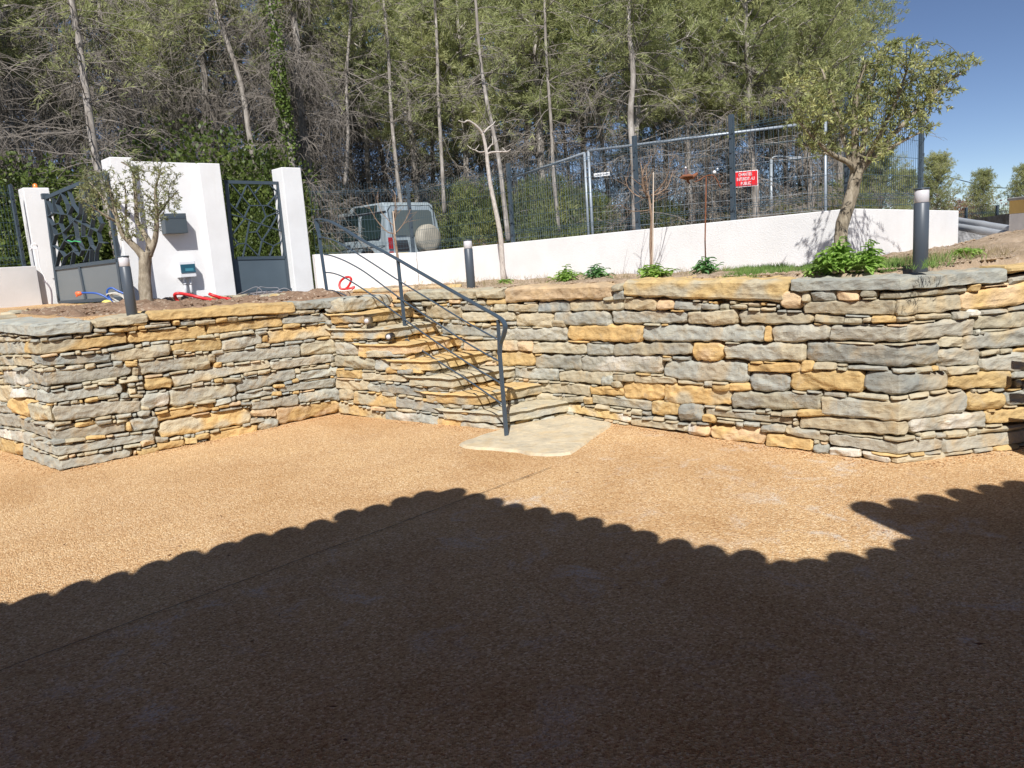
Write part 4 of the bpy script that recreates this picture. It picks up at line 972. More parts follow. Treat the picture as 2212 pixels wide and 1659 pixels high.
for k in range(3):
    mb.tube([at_y(*z4(392+32*math.cos(a)+k*3, 805+30*math.sin(a)+k*4), b0+.02*math.sin(2*a+k)) for a in [2*math.pi*i/20 for i in range(21)]], .008, 6, False)
mb.tube(spline([at_y(*z4(x, y), b0) for x, y in ((345, 858), (375, 825), (425, 830), (440, 900), (455, 1020), (480, 1100), (520, 1180), (540, 1230))]), .008, 6)
o = mb.build('white_cable', WHITEP, None, True); tag(o, 'white cable knotted in a loop hanging at the far left gate pier', 'cable')
mb = MB(); mb.tube(spline([at_y(*z4(x, y), b0) for x, y in ((510, 1205), (550, 1250), (585, 1310), (597, 1390), (598, 1480))]), .014, 8)
o = mb.build('conduit_stub', simple('dark_conduit', (.2, .17, .19), .5), None, True); tag(o, 'short dark grey conduit bent up the low white wall by the left pier', 'conduit')

# ---------------------------------------------------------------- kerb stones edging the left bed
edge = empty('bed_edging', at_z(250, 664, 1.30), 'row of low gold stone edging round the brown soil bed', 'stone edging')
seqs = [((30, 676), (58, 672), (90, 668), (125, 665), (165, 660), (215, 658)), ((345, 651), (370, 652), (420, 646), (470, 643), (520, 640)), ((560, 640), (600, 639), (648, 634))]
for sq in seqs:
    for (xa, ya), (xb, yb_) in zip(sq, sq[1:]):
        a = at_z(xa, ya+3, 1.285); b = at_z(xb, yb_+3, 1.285)
        c = Chain([(a.x, a.y), (b.x, b.y)]); m = MB()
        stone(m, c, [(.004, 1.25), (c.l[-1]-.004, 1.25), (c.l[-1]-.004, 1.318), (.004, 1.318)], rs.choice(['y', 'yb', 'b']), depth=.03, back=.16, rnd=rs, back_rings=3, top_rough=1, cell=.02)
        m.build('edging_stone', STONE, edge)
edge2 = empty('bed_edging', at_z(850, 624, 1.25), 'thin line of gold kerb stones at the front of the planted bed near the handrail', 'stone edging')
for (xa, ya), (xb, yb_) in zip(((760, 628), (800, 628), (845, 626), (900, 621), (950, 621)), ((798, 628), (843, 626), (898, 622), (948, 621), (1000, 617))):
    a = at_z(xa, ya+2, 1.245); b = at_z(xb, yb_+2, 1.245); c = Chain([(a.x, a.y), (b.x, b.y)]); m = MB()
    stone(m, c, [(.004, 1.22), (c.l[-1]-.004, 1.22), (c.l[-1]-.004, 1.275), (.004, 1.275)], rs.choice(['y', 'b', 'o']), depth=.02, back=.12, rnd=rs, back_rings=2, top_rough=1, cell=.02)
    m.build('edging_stone', STONE, edge2)
# ---------------------------------------------------------------- the house behind the viewer: its tiled roof shades the court
HZ = 3.0
def roof_pt(px, py):
    g = at_z(px, py, 0); k = HZ/(-SUNV.z); return Vector((g.x-SUNV.x*k, g.y-SUNV.y*k, HZ))
house = empty('house', (0, -4, 0), 'house behind the court with barrel tiled roof whose eaves shade the gravel', 'house')
TILE = simple('terracotta', (.42, .19, .11), .8, 0, .3, 5); RENDER = simple('warm_bounce_render', (.50, .22, .10), .9, 0, .06, 2)  # house render reddened so its bounced light warms the shaded gravel
eA = roof_pt(0, 1320); eB = roof_pt(948, 1066); eC = roof_pt(1735, 1244); eD = roof_pt(2035, 1184); eE = roof_pt(1862, 1108); eF = roof_pt(2212, 1058)
eA0 = eA+(eA-eB)*.9; eF2 = eF+(eF-eE)*2.2
def tiles(a, b, out, pitch, ln, slope, r, name):
    """a row of barrel tiles whose round ends hang over the eaves a-b; they run up the roof away from it"""
    d = (b-a); L = d.length; d.normalize(); n = max(1, round(L/pitch)); m = MB(); up = -out+Vector((0, 0, slope))
    for i in range(n):
        jr = random.Random(i*7+int(L*100)); bw = .075+jr.uniform(-.022, .03); c = a+d*(L*(i+.5+jr.uniform(-.07, .07))/n)+out*jr.uniform(-.03, .03); w0 = L/n*.5*jr.uniform(.94, 1.12)
        vs = []; K_ = 8
        for t in (0, 1):
            for sgn in (1, .86):
                for k in range(K_+1):
                    an = math.pi*k/K_; vs.append(c+out*.012+up*ln*t+d*math.cos(an)*w0*(sgn if sgn < 1 else 1)+Vector((0, 0, math.sin(an)*r*sgn)))
        # bowed front lip: shaped so the cast shadow gets a scalloped edge
        for k in range(K_+1):
            an = math.pi*k/K_; vs[k] += out*math.sin(an)**.8*.09; vs[K_+1+k] += out*math.sin(an)**.8*.09
        f = []
        for k in range(K_):
            o0, o1 = k, k+1; i0, i1 = K_+1+k, K_+2+k; q = 2*(K_+1)
            f += [(o0, o1, o1+q, o0+q), (i1, i0, i0+q, i1+q), (o0, i0, i1, o1)]
        m.add(vs, f)
    return m
def roofplane(pts, slope_dir, slope, name):
    m = MB(); p0 = pts[0]
    vs = [Vector((p.x, p.y, HZ+max(0, (p-p0).dot(slope_dir))*slope-.02)) for p in pts]
    vs += [v+Vector((0, 0, -.08)) for v in vs]; n = len(pts)
    m.add(vs, [tuple(range(n)), tuple(range(2*n-1, n-1, -1))]+[(i, i+n, (i+1) % n+n, (i+1) % n) for i in range(n)])
    m.build(name, TILE, house, fix=True)
def outn(a, b):
    d = (b-a).normalized(); n = Vector((-d.y, d.x, 0)); return n if n.y > 0 else -n
o1 = outn(eA0, eB); o2 = outn(eB, eC); o3 = outn(eC, eD); o4 = outn(eE, eF2)
back = -4.4
flat = MB(); out_poly = [eA0, eB, eC, eD, eE, eF2, Vector((eF2.x, back, HZ)), Vector((eA0.x-3, back, HZ)), Vector((eA0.x-3, eA0.y-1.8, HZ))]
n = len(out_poly); flat.add([p+Vector((0, 0, -.01)) for p in out_poly]+[p+Vector((0, 0, -.09)) for p in out_poly], [tuple(range(n)), tuple(range(2*n-1, n-1, -1))]+[(i, i+n, (i+1) % n+n, (i+1) % n) for i in range(n)])
flat.build('eaves_soffit', RENDER, house, fix=True)
for a, b, o_ in ((eA0, eB, o1), (eB, eC, o2), (eC, eD, o3), (eE, eF2, o4)):
    tiles(a, b, o_, .198, .9, .25, .075, 't').build('eaves_tiles', TILE, house)
mb = MB(); cx = [(-9, -3.9), (9, -3.9)]
mb.box((0, -1.7, 1.5), (18, .25, 3.0)); mb.build('wall', RENDER, house)  # unseen back wall, added close behind to cut sky light on the gravel
for sx in (-3.7, 3.6):  # side walls added out of view to block sky light and darken the court
    mb = MB(); mb.box((sx, -.25, 1.45), (.25, 2.7, 2.9)); mb.build('added_side_wall', RENDER, house)
mb = MB(); mb.box((0, -1.56, 1.1), (2.4, .05, 2.2)); mb.build('door', simple('door_brown', (.12, .07, .04), .5), house)

# ---------------------------------------------------------------- site fence panels, signs
GALV = simple('galvanised', (.33, .37, .41), .45, .3, .1, 10)
def heras(A, B, zt, zb, label):
    root = empty('site_fence_panel', A, label, 'fence panel', 'galvanised site fence panels'); A = Vector((A.x, A.y, 0)); B = Vector((B.x, B.y, 0)); d = (B-A).normalized(); L = (B-A).length
    m = MB(); r_ = .021
    m.tube([A+Vector((0, 0, zb)), A+Vector((0, 0, zt))], r_, 8); m.tube([B+Vector((0, 0, zb)), B+Vector((0, 0, zt))], r_, 8)
    m.tube([A+Vector((0, 0, zt)), B+Vector((0, 0, zt))], r_, 8); m.tube([A+Vector((0, 0, zb+.1)), B+Vector((0, 0, zb+.1))], r_, 8)
    m.build('tube_frame', GALV, root, True); m = MB(); s = .1
    while s < L: m.tube([A+d*s+Vector((0, 0, zb+.1)), A+d*s+Vector((0, 0, zt))], .0016, 3, False); s += .105
    z = zb+.25
    while z < zt: m.tube([A+Vector((0, 0, z)), B+Vector((0, 0, z))], .0015, 3, False); z += .25
    m.build('mesh_panel', GALV, root); return root
HA = pd(1271, 326, 12.5); HB = pd(1783, 262, 11.1); HC = pd(1099, 390, 16)
heras(HA, HB, (HA.z+HB.z)/2, 1.15, 'galvanised site fence panel behind the white wall carrying the red sign')
heras(HA+Vector((-.06, .05, 0)), HC, (HA.z+HC.z)/2, 1.15, 'galvanised site fence panel receding to the left of the panel with signs')
def r2(x, y): return (1460+x*.20796)*.86406, (400+y*.20796)*.86406
Hn = Vector(((HB-HA).normalized().y, -(HB-HA).normalized().x, 0)).normalized(); Hn = Hn if Hn.y < 0 else -Hn
Hd = Vector((HB.x-HA.x, HB.y-HA.y, 0)).normalized()
def hp(x, y, off=.03):
    if x > 1700: x += 26
    A = Vector((HA.x, HA.y, 0))+Hn*off; return at_plane(*r2(x, y), (A.x, A.y), (A.x+Hd.x, A.y+Hd.y))
def plate(corners, off, th, mat, name, parent):
    P = [hp(*c, off) for c in corners]; m = MB(); m.add([p for p in P]+[p+Hn*th for p in P], [(0, 1, 2, 3), (7, 6, 5, 4), (0, 4, 5, 1), (1, 5, 6, 2), (2, 6, 7, 3), (3, 7, 4, 0)])
    return m.build(name, mat, parent, fix=True), P
def lettering(txt, P, off, u0, u1, v0, v1, mat, parent, bold=.0):
    """raised letters fitted in the plate frame P (tl, tr, br, bl)"""
    cu = bpy.data.curves.new('t', 'FONT'); cu.body = txt; cu.align_x = 'LEFT'; cu.resolution_u = 3; cu.offset = bold
    to = bpy.data.objects.new('t', cu); C.objects.link(to); dg_ = bpy.context.evaluated_depsgraph_get(); me = bpy.data.meshes.new_from_object(to.evaluated_get(dg_))
    xs = [v.co.x for v in me.vertices]; ys = [v.co.y for v in me.vertices]; x0, x1, y0, y1 = min(xs), max(xs), min(ys), max(ys)
    for v in me.vertices:
        u = u0+(u1-u0)*(v.co.x-x0)/(x1-x0); t = v0+(v1-v0)*(v.co.y-y0)/(y1-y0)
        tp = P[0].lerp(P[1], u); bt = P[3].lerp(P[2], u); v.co = bt.lerp(tp, t)+Hn*off
    bpy.data.objects.remove(to); return obj('lettering', me, mat, parent)
RED = simple('sign_red', (.72, .015, .02), .4, 0, .04); SW = simple('sign_white', (.82, .82, .82), .4, 0, .03); SK = simple('sign_ink', (.03, .04, .08), .5)
sg = empty('warning_sign', hp(1920, 230), 'red rectangular sign with white capitals hanging on the site fence', 'sign')
plate(((1776, 142), (2064, 117), (2067, 308), (1783, 333)), .028, .004, SW, 'white_border', sg)
_, P = plate(((1784, 150), (2057, 126), (2060, 301), (1790, 324)), .033, .003, RED, 'sign_board', sg)
for t, u0, u1, v0, v1 in (('CHANTIER', .18, .78, .70, .92), ('INTERDIT AU', .10, .88, .39, .61), ('PUBLIC', .27, .71, .08, .30)): lettering(t, P, .006, u0, u1, v0, v1, SW, sg, .006)
sg = empty('name_plate', hp(210, 175), 'narrow white plate with small dark lettering near the galvanised corner post', 'sign')
_, P = plate(((118, 162), (308, 142), (312, 184), (120, 206)), .03, .004, SW, 'plate_board', sg)
lettering('A BOCLAMI', P, .006, .08, .92, .28, .74, SK, sg, .01)

# ---------------------------------------------------------------- rusty garden ornament on its stake
RUST = simple('rust', (.20, .075, .035), .8, 0, .3, 30, .003, 90)
on = empty('garden_ornament', at_z(1525, 598, 1.245), 'rusty metal winged figure and pale ball on a tall thin stake by the white wall', 'garden ornament')
D_ = at_z(1525, 598, 1.245).y
ap = lambda x, y, o_=0: at_y(*r2(x, y), D_+o_)
mb = MB(); mb.tube([at_z(1525, 599, 1.23), at_y(1523, 520, D_), ap(1470, 200)], .0075, 6); mb.build('stake', RUST, on)
mb = MB(); mb.tube(spline([ap(1330, 262), (ap(1380, 245)), ap(1440, 205), ap(1500, 183), ap(1560, 190), ap(1600, 245), ap(1640, 330)]), .005, 6); mb.build('balance_arm', RUST, on)
mb = MB(); mb.tube([ap(1150, 215), ap(1190, 205), ap(1250, 205), ap(1310, 200), ap(1365, 160)], [.004, .022, .032, .022, .012], 10); mb.build('body', RUST, on)
mb = MB(); mb.add([ap(1180, 200, -.12), ap(1300, 190, -.16), ap(1330, 215, .16), ap(1200, 225, .15), ap(1180, 200, -.12)+Vector((0, 0, .006)), ap(1300, 190, -.16)+Vector((0, 0, .006)), ap(1330, 215, .16)+Vector((0, 0, .006)), ap(1200, 225, .15)+Vector((0, 0, .006))], [(3, 2, 1, 0), (4, 5, 6, 7), (0, 1, 5, 4), (1, 2, 6, 5), (2, 3, 7, 6), (3, 0, 4, 7)]); mb.build('wing', RUST, on)
mb = MB(); mb.tube([ap(1225, 200), ap(1230, 150), ap(1222, 100)], [.02, .018, .012], 8); mb.build('figure', simple('dark_rust', (.12, .08, .08), .6), on)
mb = MB(); mb.tube([ap(1240, 215), ap(1250, 260), ap(1275, 285)], [.016, .012, .006], 6); mb.build('keel', RUST, on)
for a, b, r_ in ((1568, 148, .018), (1605, 105, .009), (1222, 92, .01)):
    mb = MB(); c = ap(a, b); mb.tube([c+Vector((0, 0, -r_)), c+Vector((0, 0, -r_*.6)), c, c+Vector((0, 0, r_*.6)), c+Vector((0, 0, r_))], [r_*.2, r_*.8, r_, r_*.8, r_*.2], 10); mb.build('ball', WHITEP, on, True)

# ---------------------------------------------------------------- vehicles in the street
PAINT, pnt, pb, _ = newmat('silver_blue_paint'); pb.inputs['Base Color'].default_value = (.46, .54, .59, 1); pb.inputs['Metallic'].default_value = .35; pb.inputs['Roughness'].default_value = .35; pb.inputs['Coat Weight'].default_value = .4
GLASS, gnt2, gb2, _ = newmat('car_glass'); gb2.inputs['Base Color'].default_value = (.02, .035, .035, 1); gb2.inputs['Roughness'].default_value = .06; gb2.inputs['Specular IOR Level'].default_value = .7
GLASSR, _, gb3, _ = newmat('dusty_rear_glass'); gb3.inputs['Base Color'].default_value = (.10, .12, .12, 1); gb3.inputs['Roughness'].default_value = .25
RUB = simple('black_rubber', (.02, .02, .022), .8); TRIM = simple('black_trim', (.025, .025, .03), .6)
TAILR = simple('tail_red', (.35, .01, .015), .2); COVER = simple('spare_cover', (.36, .33, .27), .8, 0, .15, 7)
def car_frame(P, az):
    c, s = math.cos(az), math.sin(az)   # az: heading angle from +X
    return lambda x, y, z: Vector((P.x+c*x-s*y, P.y+s*x+c*y, P.z+z))
rl = pd(840, 560, 19.3); rl.z = 1.14
az = math.radians(90+46)
T = car_frame(rl, az)     # x forward from the rear, y to the left; origin at rear-left corner
suv = empty('parked_car', rl, 'pale silver off-road car with spare wheel on its tail, parked behind the fence', 'car')
Wd = 1.78; Ln = 4.5
def quad_prism(name, pts_side, y0, y1, mat, inset=0, parent=None, taper=0):
    """extrude an (x,z) outline across the car from y0 to y1"""
    m = MB(); n = len(pts_side)
    a = [T(x, y0-(taper*(z-1.0) if z > 1.0 else 0), z) for x, z in pts_side]; b = [T(x, y1+(taper*(z-1.0) if z > 1.0 else 0), z) for x, z in pts_side]
    m.add(a+b, [tuple(range(n)), tuple(range(2*n-1, n-1, -1))]+[(i, i+n, (i+1) % n+n, (i+1) % n) for i in range(n)])
    return m.build(name, mat, parent, fix=True)
o = quad_prism('body', [(0, .42), (0, 1.12), (.06, 1.62), (.12, 1.86), (.25, 1.93), (1.45, 1.93), (1.75, 1.80), (2.9, 1.77), (3.25, 1.58), (3.45, 1.12), (4.35, 1.02), (4.48, .92), (4.5, .45), (3.95, .40), (3.9, .62), (3.7, .80), (3.4, .80), (3.2, .62), (3.15, .38), (1.3, .38), (1.25, .62), (1.05, .82), (.7, .82), (.5, .62), (.45, .40)], 0, -Wd, PAINT, parent=suv, taper=.14)
bevel_obj(o, .03)
body = o
def spanel(name, pts, off, mat, side=0, parent=suv, th=.012):
    """flat piece on the left side (x,z outline), following the tumblehome"""
    m = MB(); n = len(pts)
    f = lambda x, z, e: T(x, e-(.14*(z-1.0) if z > 1.0 else 0), z)
    m.add([f(x, z, off) for x, z in pts]+[f(x, z, off+th) for x, z in pts], [tuple(range(n)), tuple(range(2*n-1, n-1, -1))]+[(i, i+n, (i+1) % n+n, (i+1) % n) for i in range(n)])
    return m.build(name, mat, parent, fix=True)
spanel('side_window', [(.28, 1.12), (.24, 1.60), (.30, 1.66), (1.02, 1.66), (1.06, 1.60), (1.06, 1.12), (1.0, 1.06), (.34, 1.06)], .004, GLASS)
spanel('side_window', [(1.20, 1.08), (1.20, 1.66), (2.05, 1.64), (2.05, 1.08)], .004, GLASS)
spanel('side_window', [(2.13, 1.08), (2.13, 1.64), (2.85, 1.60), (3.2, 1.12), (3.2, 1.08)], .004, GLASS)
spanel('alpine_window', [(.42, 1.74), (.42, 1.88), (1.35, 1.88), (1.42, 1.80), (1.42, 1.74)], .004, GLASS)
spanel('gutter', [(.05, 1.69), (.05, 1.715), (2.9, 1.70), (2.9, 1.675)], .006, TRIM, th=.02)
for x in (1.55, 2.5): spanel('door_handle', [(x, .90), (x, .97), (x+.14, .97), (x+.14, .90)], .004, TRIM)
spanel('trim_strip', [(.1, .86), (.1, .875), (3.3, .87), (3.3, .855)], .004, TRIM, th=.006)
def rear(name, pts, off, mat, th=.01, parent=suv):
    m = MB(); n = len(pts); xr = lambda z: (0 if z < 1.12 else (z-1.12)*.12)
    m.add([T(xr(z)-off, -y, z) for y, z in pts]+[T(xr(z)-off-th, -y, z) for y, z in pts], [tuple(range(n)), tuple(range(2*n-1, n-1, -1))]+[(i, i+n, (i+1) % n+n, (i+1) % n) for i in range(n)])
    return m.build(name, mat, parent, fix=True)
rear('rear_door', [(.20, .50), (.17, 1.70), (.28, 1.80), (1.50, 1.80), (1.61, 1.70), (1.58, .50)], .004, PAINT, .015)
rear('door_seal', [(.19, 1.06), (.16, 1.72), (.27, 1.83), (1.51, 1.83), (1.62, 1.72), (1.59, 1.06), (1.605, 1.06), (1.64, 1.73), (1.52, 1.845), (.26, 1.845), (.14, 1.73), (.175, 1.06)], .006, TRIM, .008)
rear('rear_window', [(.27, 1.10), (.25, 1.66), (.32, 1.72), (1.46, 1.72), (1.53, 1.66), (1.51, 1.10)], .022, GLASSR)
rear('tail_lamp', [(.03, .78), (.03, 1.06), (.15, 1.06), (.15, .78)], .01, TAILR, .02)
rear('tail_lamp', [(.03, .62), (.03, .72), (.15, .72), (.15, .62)], .01, TAILR, .02)
rear('plate_recess', [(.26, .72), (.26, .98), (.62, .98), (.66, .72)], .022, TRIM, .008)
pl = rear('number_plate', [(.30, .56), (.30, .68), (.60, .68), (.60, .56)], .03, simple('plate_yellow', (.62, .48, .12), .4), .006)
rear('bumper', [(0, .36), (0, .5), (Wd, .5), (Wd, .36)], .03, TRIM, .08)
mb = MB(); c = T(-.05, -1.18, .98); axd = (T(-1, 0, 0)-T(0, 0, 0)).normalized()
mb.tube([c, c+axd*.03, c+axd*.19, c+axd*.235, c+axd*.245], [.30, .365, .365, .34, .20], 40); sp = mb.build('spare_wheel', COVER, suv, True)
for x, y in ((.88, -.12), (3.55, -.12), (.88, -Wd+.12), (3.55, -Wd+.12)):
    mb = MB(); c = T(x, y, .36); a2 = (T(0, 1, 0)-T(0, 0, 0)).normalized()*(1 if y > -1 else -1)
    mb.tube([c-a2*.11, c-a2*.09, c+a2*.09, c+a2*.11], [.31, .36, .36, .31], 28); w_ = mb.build('wheel', RUB, suv, True)
    mb = MB(); mb.tube([c+a2*.112, c+a2*.118], [.2, .18], 16); mb.build('rim', GALV, w_)
mb = MB(); c = T(3.1, .12, 1.15); mb.box(c, (.2, .12, .14), Matrix.Rotation(az, 3, 'Z'), .02); mb.build('wing_mirror', TRIM, suv)
# white van bonnet end seen low at the left of the off-road car
# dark hatchback further along the street
hb = pd(1062, 545, 27); hb.z = 1.0; az2 = math.radians(90+12)
T = car_frame(hb, az2); DARKP = simple('dark_car_paint', (.04, .045, .055), .25, .2, .05)
hk = empty('parked_car', hb, 'dark grey small car parked further away, only its roof above the wall', 'car')
o = quad_prism('body', [(0, .35), (0, .85), (.12, .95), (.38, 1.36), (.7, 1.43), (2.0, 1.42), (2.8, .98), (3.8, .85), (3.9, .6), (3.9, .35)], .85, -.85, DARKP, parent=hk, taper=-.18); bevel_obj(o, .03)
def rear2(name, pts, mat):
    m = MB(); n = len(pts); xr = lambda z: .12+(z-.95)*.63
    m.add([T(xr(z)-.02, y*(1-.2*(z-.95)), z+.01) for y, z in pts]+[T(xr(z)-.03, y*(1-.2*(z-.95)), z+.02) for y, z in pts], [tuple(range(n)), tuple(range(2*n-1, n-1, -1))]+[(i, i+n, (i+1) % n+n, (i+1) % n) for i in range(n)]); m.build(name, mat, hk, fix=True)
rear2('rear_window', [(-.62, 1.0), (-.56, 1.30), (.56, 1.30), (.62, 1.0)], GLASS)
for x, y in ((.7, .72), (3.1, .72), (.7, -.72), (3.1, -.72)):
    mb = MB(); c = T(x, y, .30); a2 = (T(0, 1, 0)-T(0, 0, 0)).normalized(); mb.tube([c-a2*.1, c+a2*.1], .3, 20); mb.build('wheel', RUB, hk)

# ---------------------------------------------------------------- right background: pillar, pipes, old wall, lamp post, house, wire
OCHRE = simple('ochre_paint', (.60, .40, .12), .7, 0, .1, 8); OLDW = simple('flaking_limewash', (.50, .49, .48), .9, 0, .45, 7, .01, 30)
pc2 = pd(2196, 515, 8.6)
pp = empty('boundary_pillar', (pc2.x+.2, pc2.y+.2, 1.3), 'square pillar painted white below an ochre top at the right edge', 'pillar')
zt = pd(2196, 432, 8.6).z; zmid = pd(2196, 461, 8.6).z; cx_ = pd(2179, 480, 8.6).x+.44; cy_ = 8.8; rp_ = Matrix.Rotation(-.1, 3, 'Z')
mb = MB(); mb.box((cx_, cy_, (1.2+zmid)/2), (.38, .38, zmid-1.2), rp_); mb.build('shaft', simple('white_paint', (.72, .71, .70), .7), pp)
mb = MB(); mb.box((cx_, cy_, (zmid+zt)/2+.003), (.386, .386, zt-zmid), rp_); mb.build('painted_top', OCHRE, pp)
mb = MB(); mb.box((cx_, cy_, zt+.02), (.43, .43, .035), rp_, .008); mb.build('cap', simple('old_stone', (.3, .29, .28), .9), pp)
PVC = simple('grey_pvc', (.36, .38, .41), .4, 0, .05)
for (xa, ya), (xb, yb_), dd in (((2040, 472), (2192, 497), .0), ((2040, 485), (2190, 510), -.09)):
    a = pd(xa, ya, 11.0+dd); b = pd(xb, yb_, 9.2+dd); mb = MB(); n_ = 12; pts = [a.lerp(b, i/n_) for i in range(n_+1)]; mb.tube(pts, [.047 if i != 7 else .052 for i in range(n_+1)], 16)
    o = mb.build('drain_pipe', PVC, None, True); tag(o, ('upper' if dd == 0 else 'lower')+' of two grey plastic drain pipes lying on the old wall by the pillar', 'pipe', 'grey drain pipes')
mb = MB(); a = pd(2060, 512, 11.2); b = pd(2230, 512, 10.2); prism_between(mb, a, b, .35, 1.0, 1.0, pd(2080, 492, 11.2).z, pd(2150, 497, 10.4).z); o = mb.build('old_wall', OLDW); tag(o, 'old flaking limewashed stone wall under the grey pipes', 'wall')
m3 = MB(); a = pd(2130, 475, 16); prism_between(m3, pd(2075, 478, 17), pd(2240, 470, 14), .3, .9, .9, pd(2085, 476, 17).z, pd(2200, 455, 14).z); o = m3.build('bank_wall', soil_mat('earth_bank', (.2, .16, .12), (.36, .31, .26), (.55, .52, .48), 12)); tag(o, 'rough grey earth bank wall far right behind the pipes', 'wall')
fA = pd(2060, 462, 18); fB = pd(2260, 455, 15.5)
fence(fA, fB, pd(2075, 477, 18).z, pd(2240, 468, 15.5).z, .24, [.3, 1.2, 2.1], 'low distant mesh fence behind the grey pipes')
lp = pd(1665, 475, 24); lpo = empty('lamp_post', (lp.x, lp.y, 1.0), 'slim galvanised street lamp with a curved arm behind the site fence', 'street lamp')
mb = MB(); mb.tube([(lp.x, lp.y, .9), pd(1666, 342, 24)], [.06, .045], 10); mb.build('column', GALV, lpo, True)
mb = MB(); mb.tube(spline([pd(1666, 346, 24), pd(1672, 339, 24), pd(1690, 338, 24), pd(1712, 341, 24)]), .025, 8); mb.build('arm', GALV, lpo, True)
mb = MB(); c = pd(1716, 342, 24); mb.box(c, (.38, .16, .09), None, .02); mb.build('lantern', GALV, lpo)
# pale house glimpsed through the trees
ho = empty('far_house', pd(1560, 450, 55), 'cream house with tiled roof glimpsed through the wood behind the red sign', 'house')
hx0 = pd(1525, 440, 55).x; hx1 = pd(1630, 440, 55).x; hz = pd(1560, 398, 55).z
mb = MB(); mb.box(((hx0+hx1)/2, 57, (hz-1)/2), (hx1-hx0, 5, hz+1)); mb.build('wall', simple('cream_wall', (.72, .64, .52), .9), ho)
mb = MB(); xm = (hx0+hx1)/2; mb.add([(hx0-.3, 54.2, hz), (hx1+.3, 54.2, hz), (hx1+.3, 60, hz), (hx0-.3, 60, hz), (hx0-.3, 57, hz+.9), (hx1+.3, 57, hz+.9)], [(0, 1, 5, 4), (3, 4, 5, 2), (0, 4, 3), (1, 2, 5), (0, 3, 2, 1)]); mb.build('roof', simple('roof_tile', (.45, .25, .16), .9), ho)
for t in (.3, .72):
    x = hx0+(hx1-hx0)*t; mb = MB(); mb.box((x, 54.45, hz-1.3), (.9, .1, 1.1)); mb.build('window', simple('far_glass', (.12, .13, .15), .3), ho)
wr = MB(); wr.tube(spline([pd(2040, 380, 60), pd(2150, 405, 55), pd(2260, 402, 50)]), .03, 5); o = wr.build('overhead_wire', RUB); tag(o, 'thin dark overhead wire crossing the sky at the far right', 'wire')
# ---------------------------------------------------------------- foliage
def leaf_mat(name, c1, c2, c3, trans=.25, sc=.9, rough=.6):
    m, nt, b, o = newmat(name); p = objcoord(nt)
    n = noise_tex(nt, p, sc, 3, .6); n2 = noise_tex(nt, p, 14, 2, .6)
    r = ramp(nt, [(.32, c1), (.52, c2), (.72, c3)])
    ad = N(nt, 'ShaderNodeMath', operation='MULTIPLY_ADD'); nt.links.new(n2.outputs[0], ad.inputs[0]); ad.inputs[1].default_value = .5
    ad2 = N(nt, 'ShaderNodeMath', operation='MULTIPLY_ADD'); nt.links.new(n.outputs[0], ad2.inputs[0]); ad2.inputs[1].default_value = .75; nt.links.new(ad.outputs[0], ad2.inputs[2]); ad.inputs[2].default_value = -.12
    nt.links.new(ad2.outputs[0], r.inputs[0]); nt.links.new(r.outputs[0], b.inputs['Base Color']); b.inputs['Roughness'].default_value = rough
    b.inputs['Specular IOR Level'].default_value = .3
    tr = N(nt, 'ShaderNodeBsdfTranslucent'); nt.links.new(r.outputs[0], tr.inputs[0]); mx = N(nt, 'ShaderNodeMixShader'); mx.inputs[0].default_value = trans
    nt.links.new(b.outputs[0], mx.inputs[1]); nt.links.new(tr.outputs[0], mx.inputs[2]); nt.links.new(mx.outputs[0], o.inputs[0]); return m
NEEDLE = leaf_mat('pine_needles', (.25, .29, .125), (.44, .465, .21), (.62, .61, .31), .5, .5)
SHRUBM = leaf_mat('evergreen_leaves', (.045, .07, .02), (.10, .14, .032), (.23, .265, .07), .3, 1.1, .45)
BROOM = leaf_mat('juniper_sprays', (.10, .13, .045), (.20, .23, .075), (.34, .32, .13), .35, 1.2)
OLIVEM = leaf_mat('olive_leaves', (.14, .175, .07), (.34, .365, .14), (.62, .59, .25), .4, 3.5, .45)
OLIVEG = leaf_mat('olive_leaves_grey', (.12, .14, .07), (.26, .28, .13), (.42, .42, .19), .35, 2.5, .45)
WEED = leaf_mat('weed_leaves', (.20, .34, .06), (.36, .54, .13), (.52, .68, .22), .45, 5)
GRASSM = leaf_mat('grass_blades', (.10, .20, .05), (.20, .33, .08), (.36, .40, .15), .35, 4)
DEADM = leaf_mat('dead_leaves', (.16, .08, .045), (.25, .14, .08), (.3, .2, .12), .2, 3)
def bark_mat(name, a, b_, c_, sc=(18, 18, 4), d=.012):
    m, nt, b, o = newmat(name); p = objcoord(nt, sc); n = noise_tex(nt, p, 1, 7, .7, .4)
    r = ramp(nt, [(.32, a), (.5, b_), (.68, c_)]); nt.links.new(n.outputs[0], r.inputs[0]); nt.links.new(r.outputs[0], b.inputs['Base Color']); b.inputs['Roughness'].default_value = .9
    bp = N(nt, 'ShaderNodeBump'); bp.inputs['Distance'].default_value = d; nt.links.new(n.outputs[0], bp.inputs['Height']); nt.links.new(bp.outputs[0], b.inputs['Normal']); return m
BARKP = bark_mat('pine_bark', (.12, .10, .085), (.27, .24, .21), (.46, .42, .38), (9, 9, 2.5))
BARKD = simple('dead_twigs', (.175, .152, .13), .9, 0, .35, 2.5)
BARKO = bark_mat('olive_bark', (.14, .11, .075), (.28, .235, .17), (.44, .38, .29), (22, 22, 9), .01)
TWIGO = simple('olive_twigs', (.16, .15, .09), .8, 0, .3, 12)
BARKS = bark_mat('smooth_sapling_bark', (.30, .26, .23), (.48, .43, .38), (.62, .57, .52), (40, 40, 15), .003)
BARKR = bark_mat('reddish_sapling_bark', (.13, .08, .055), (.25, .17, .115), (.40, .30, .22), (40, 40, 15), .003)

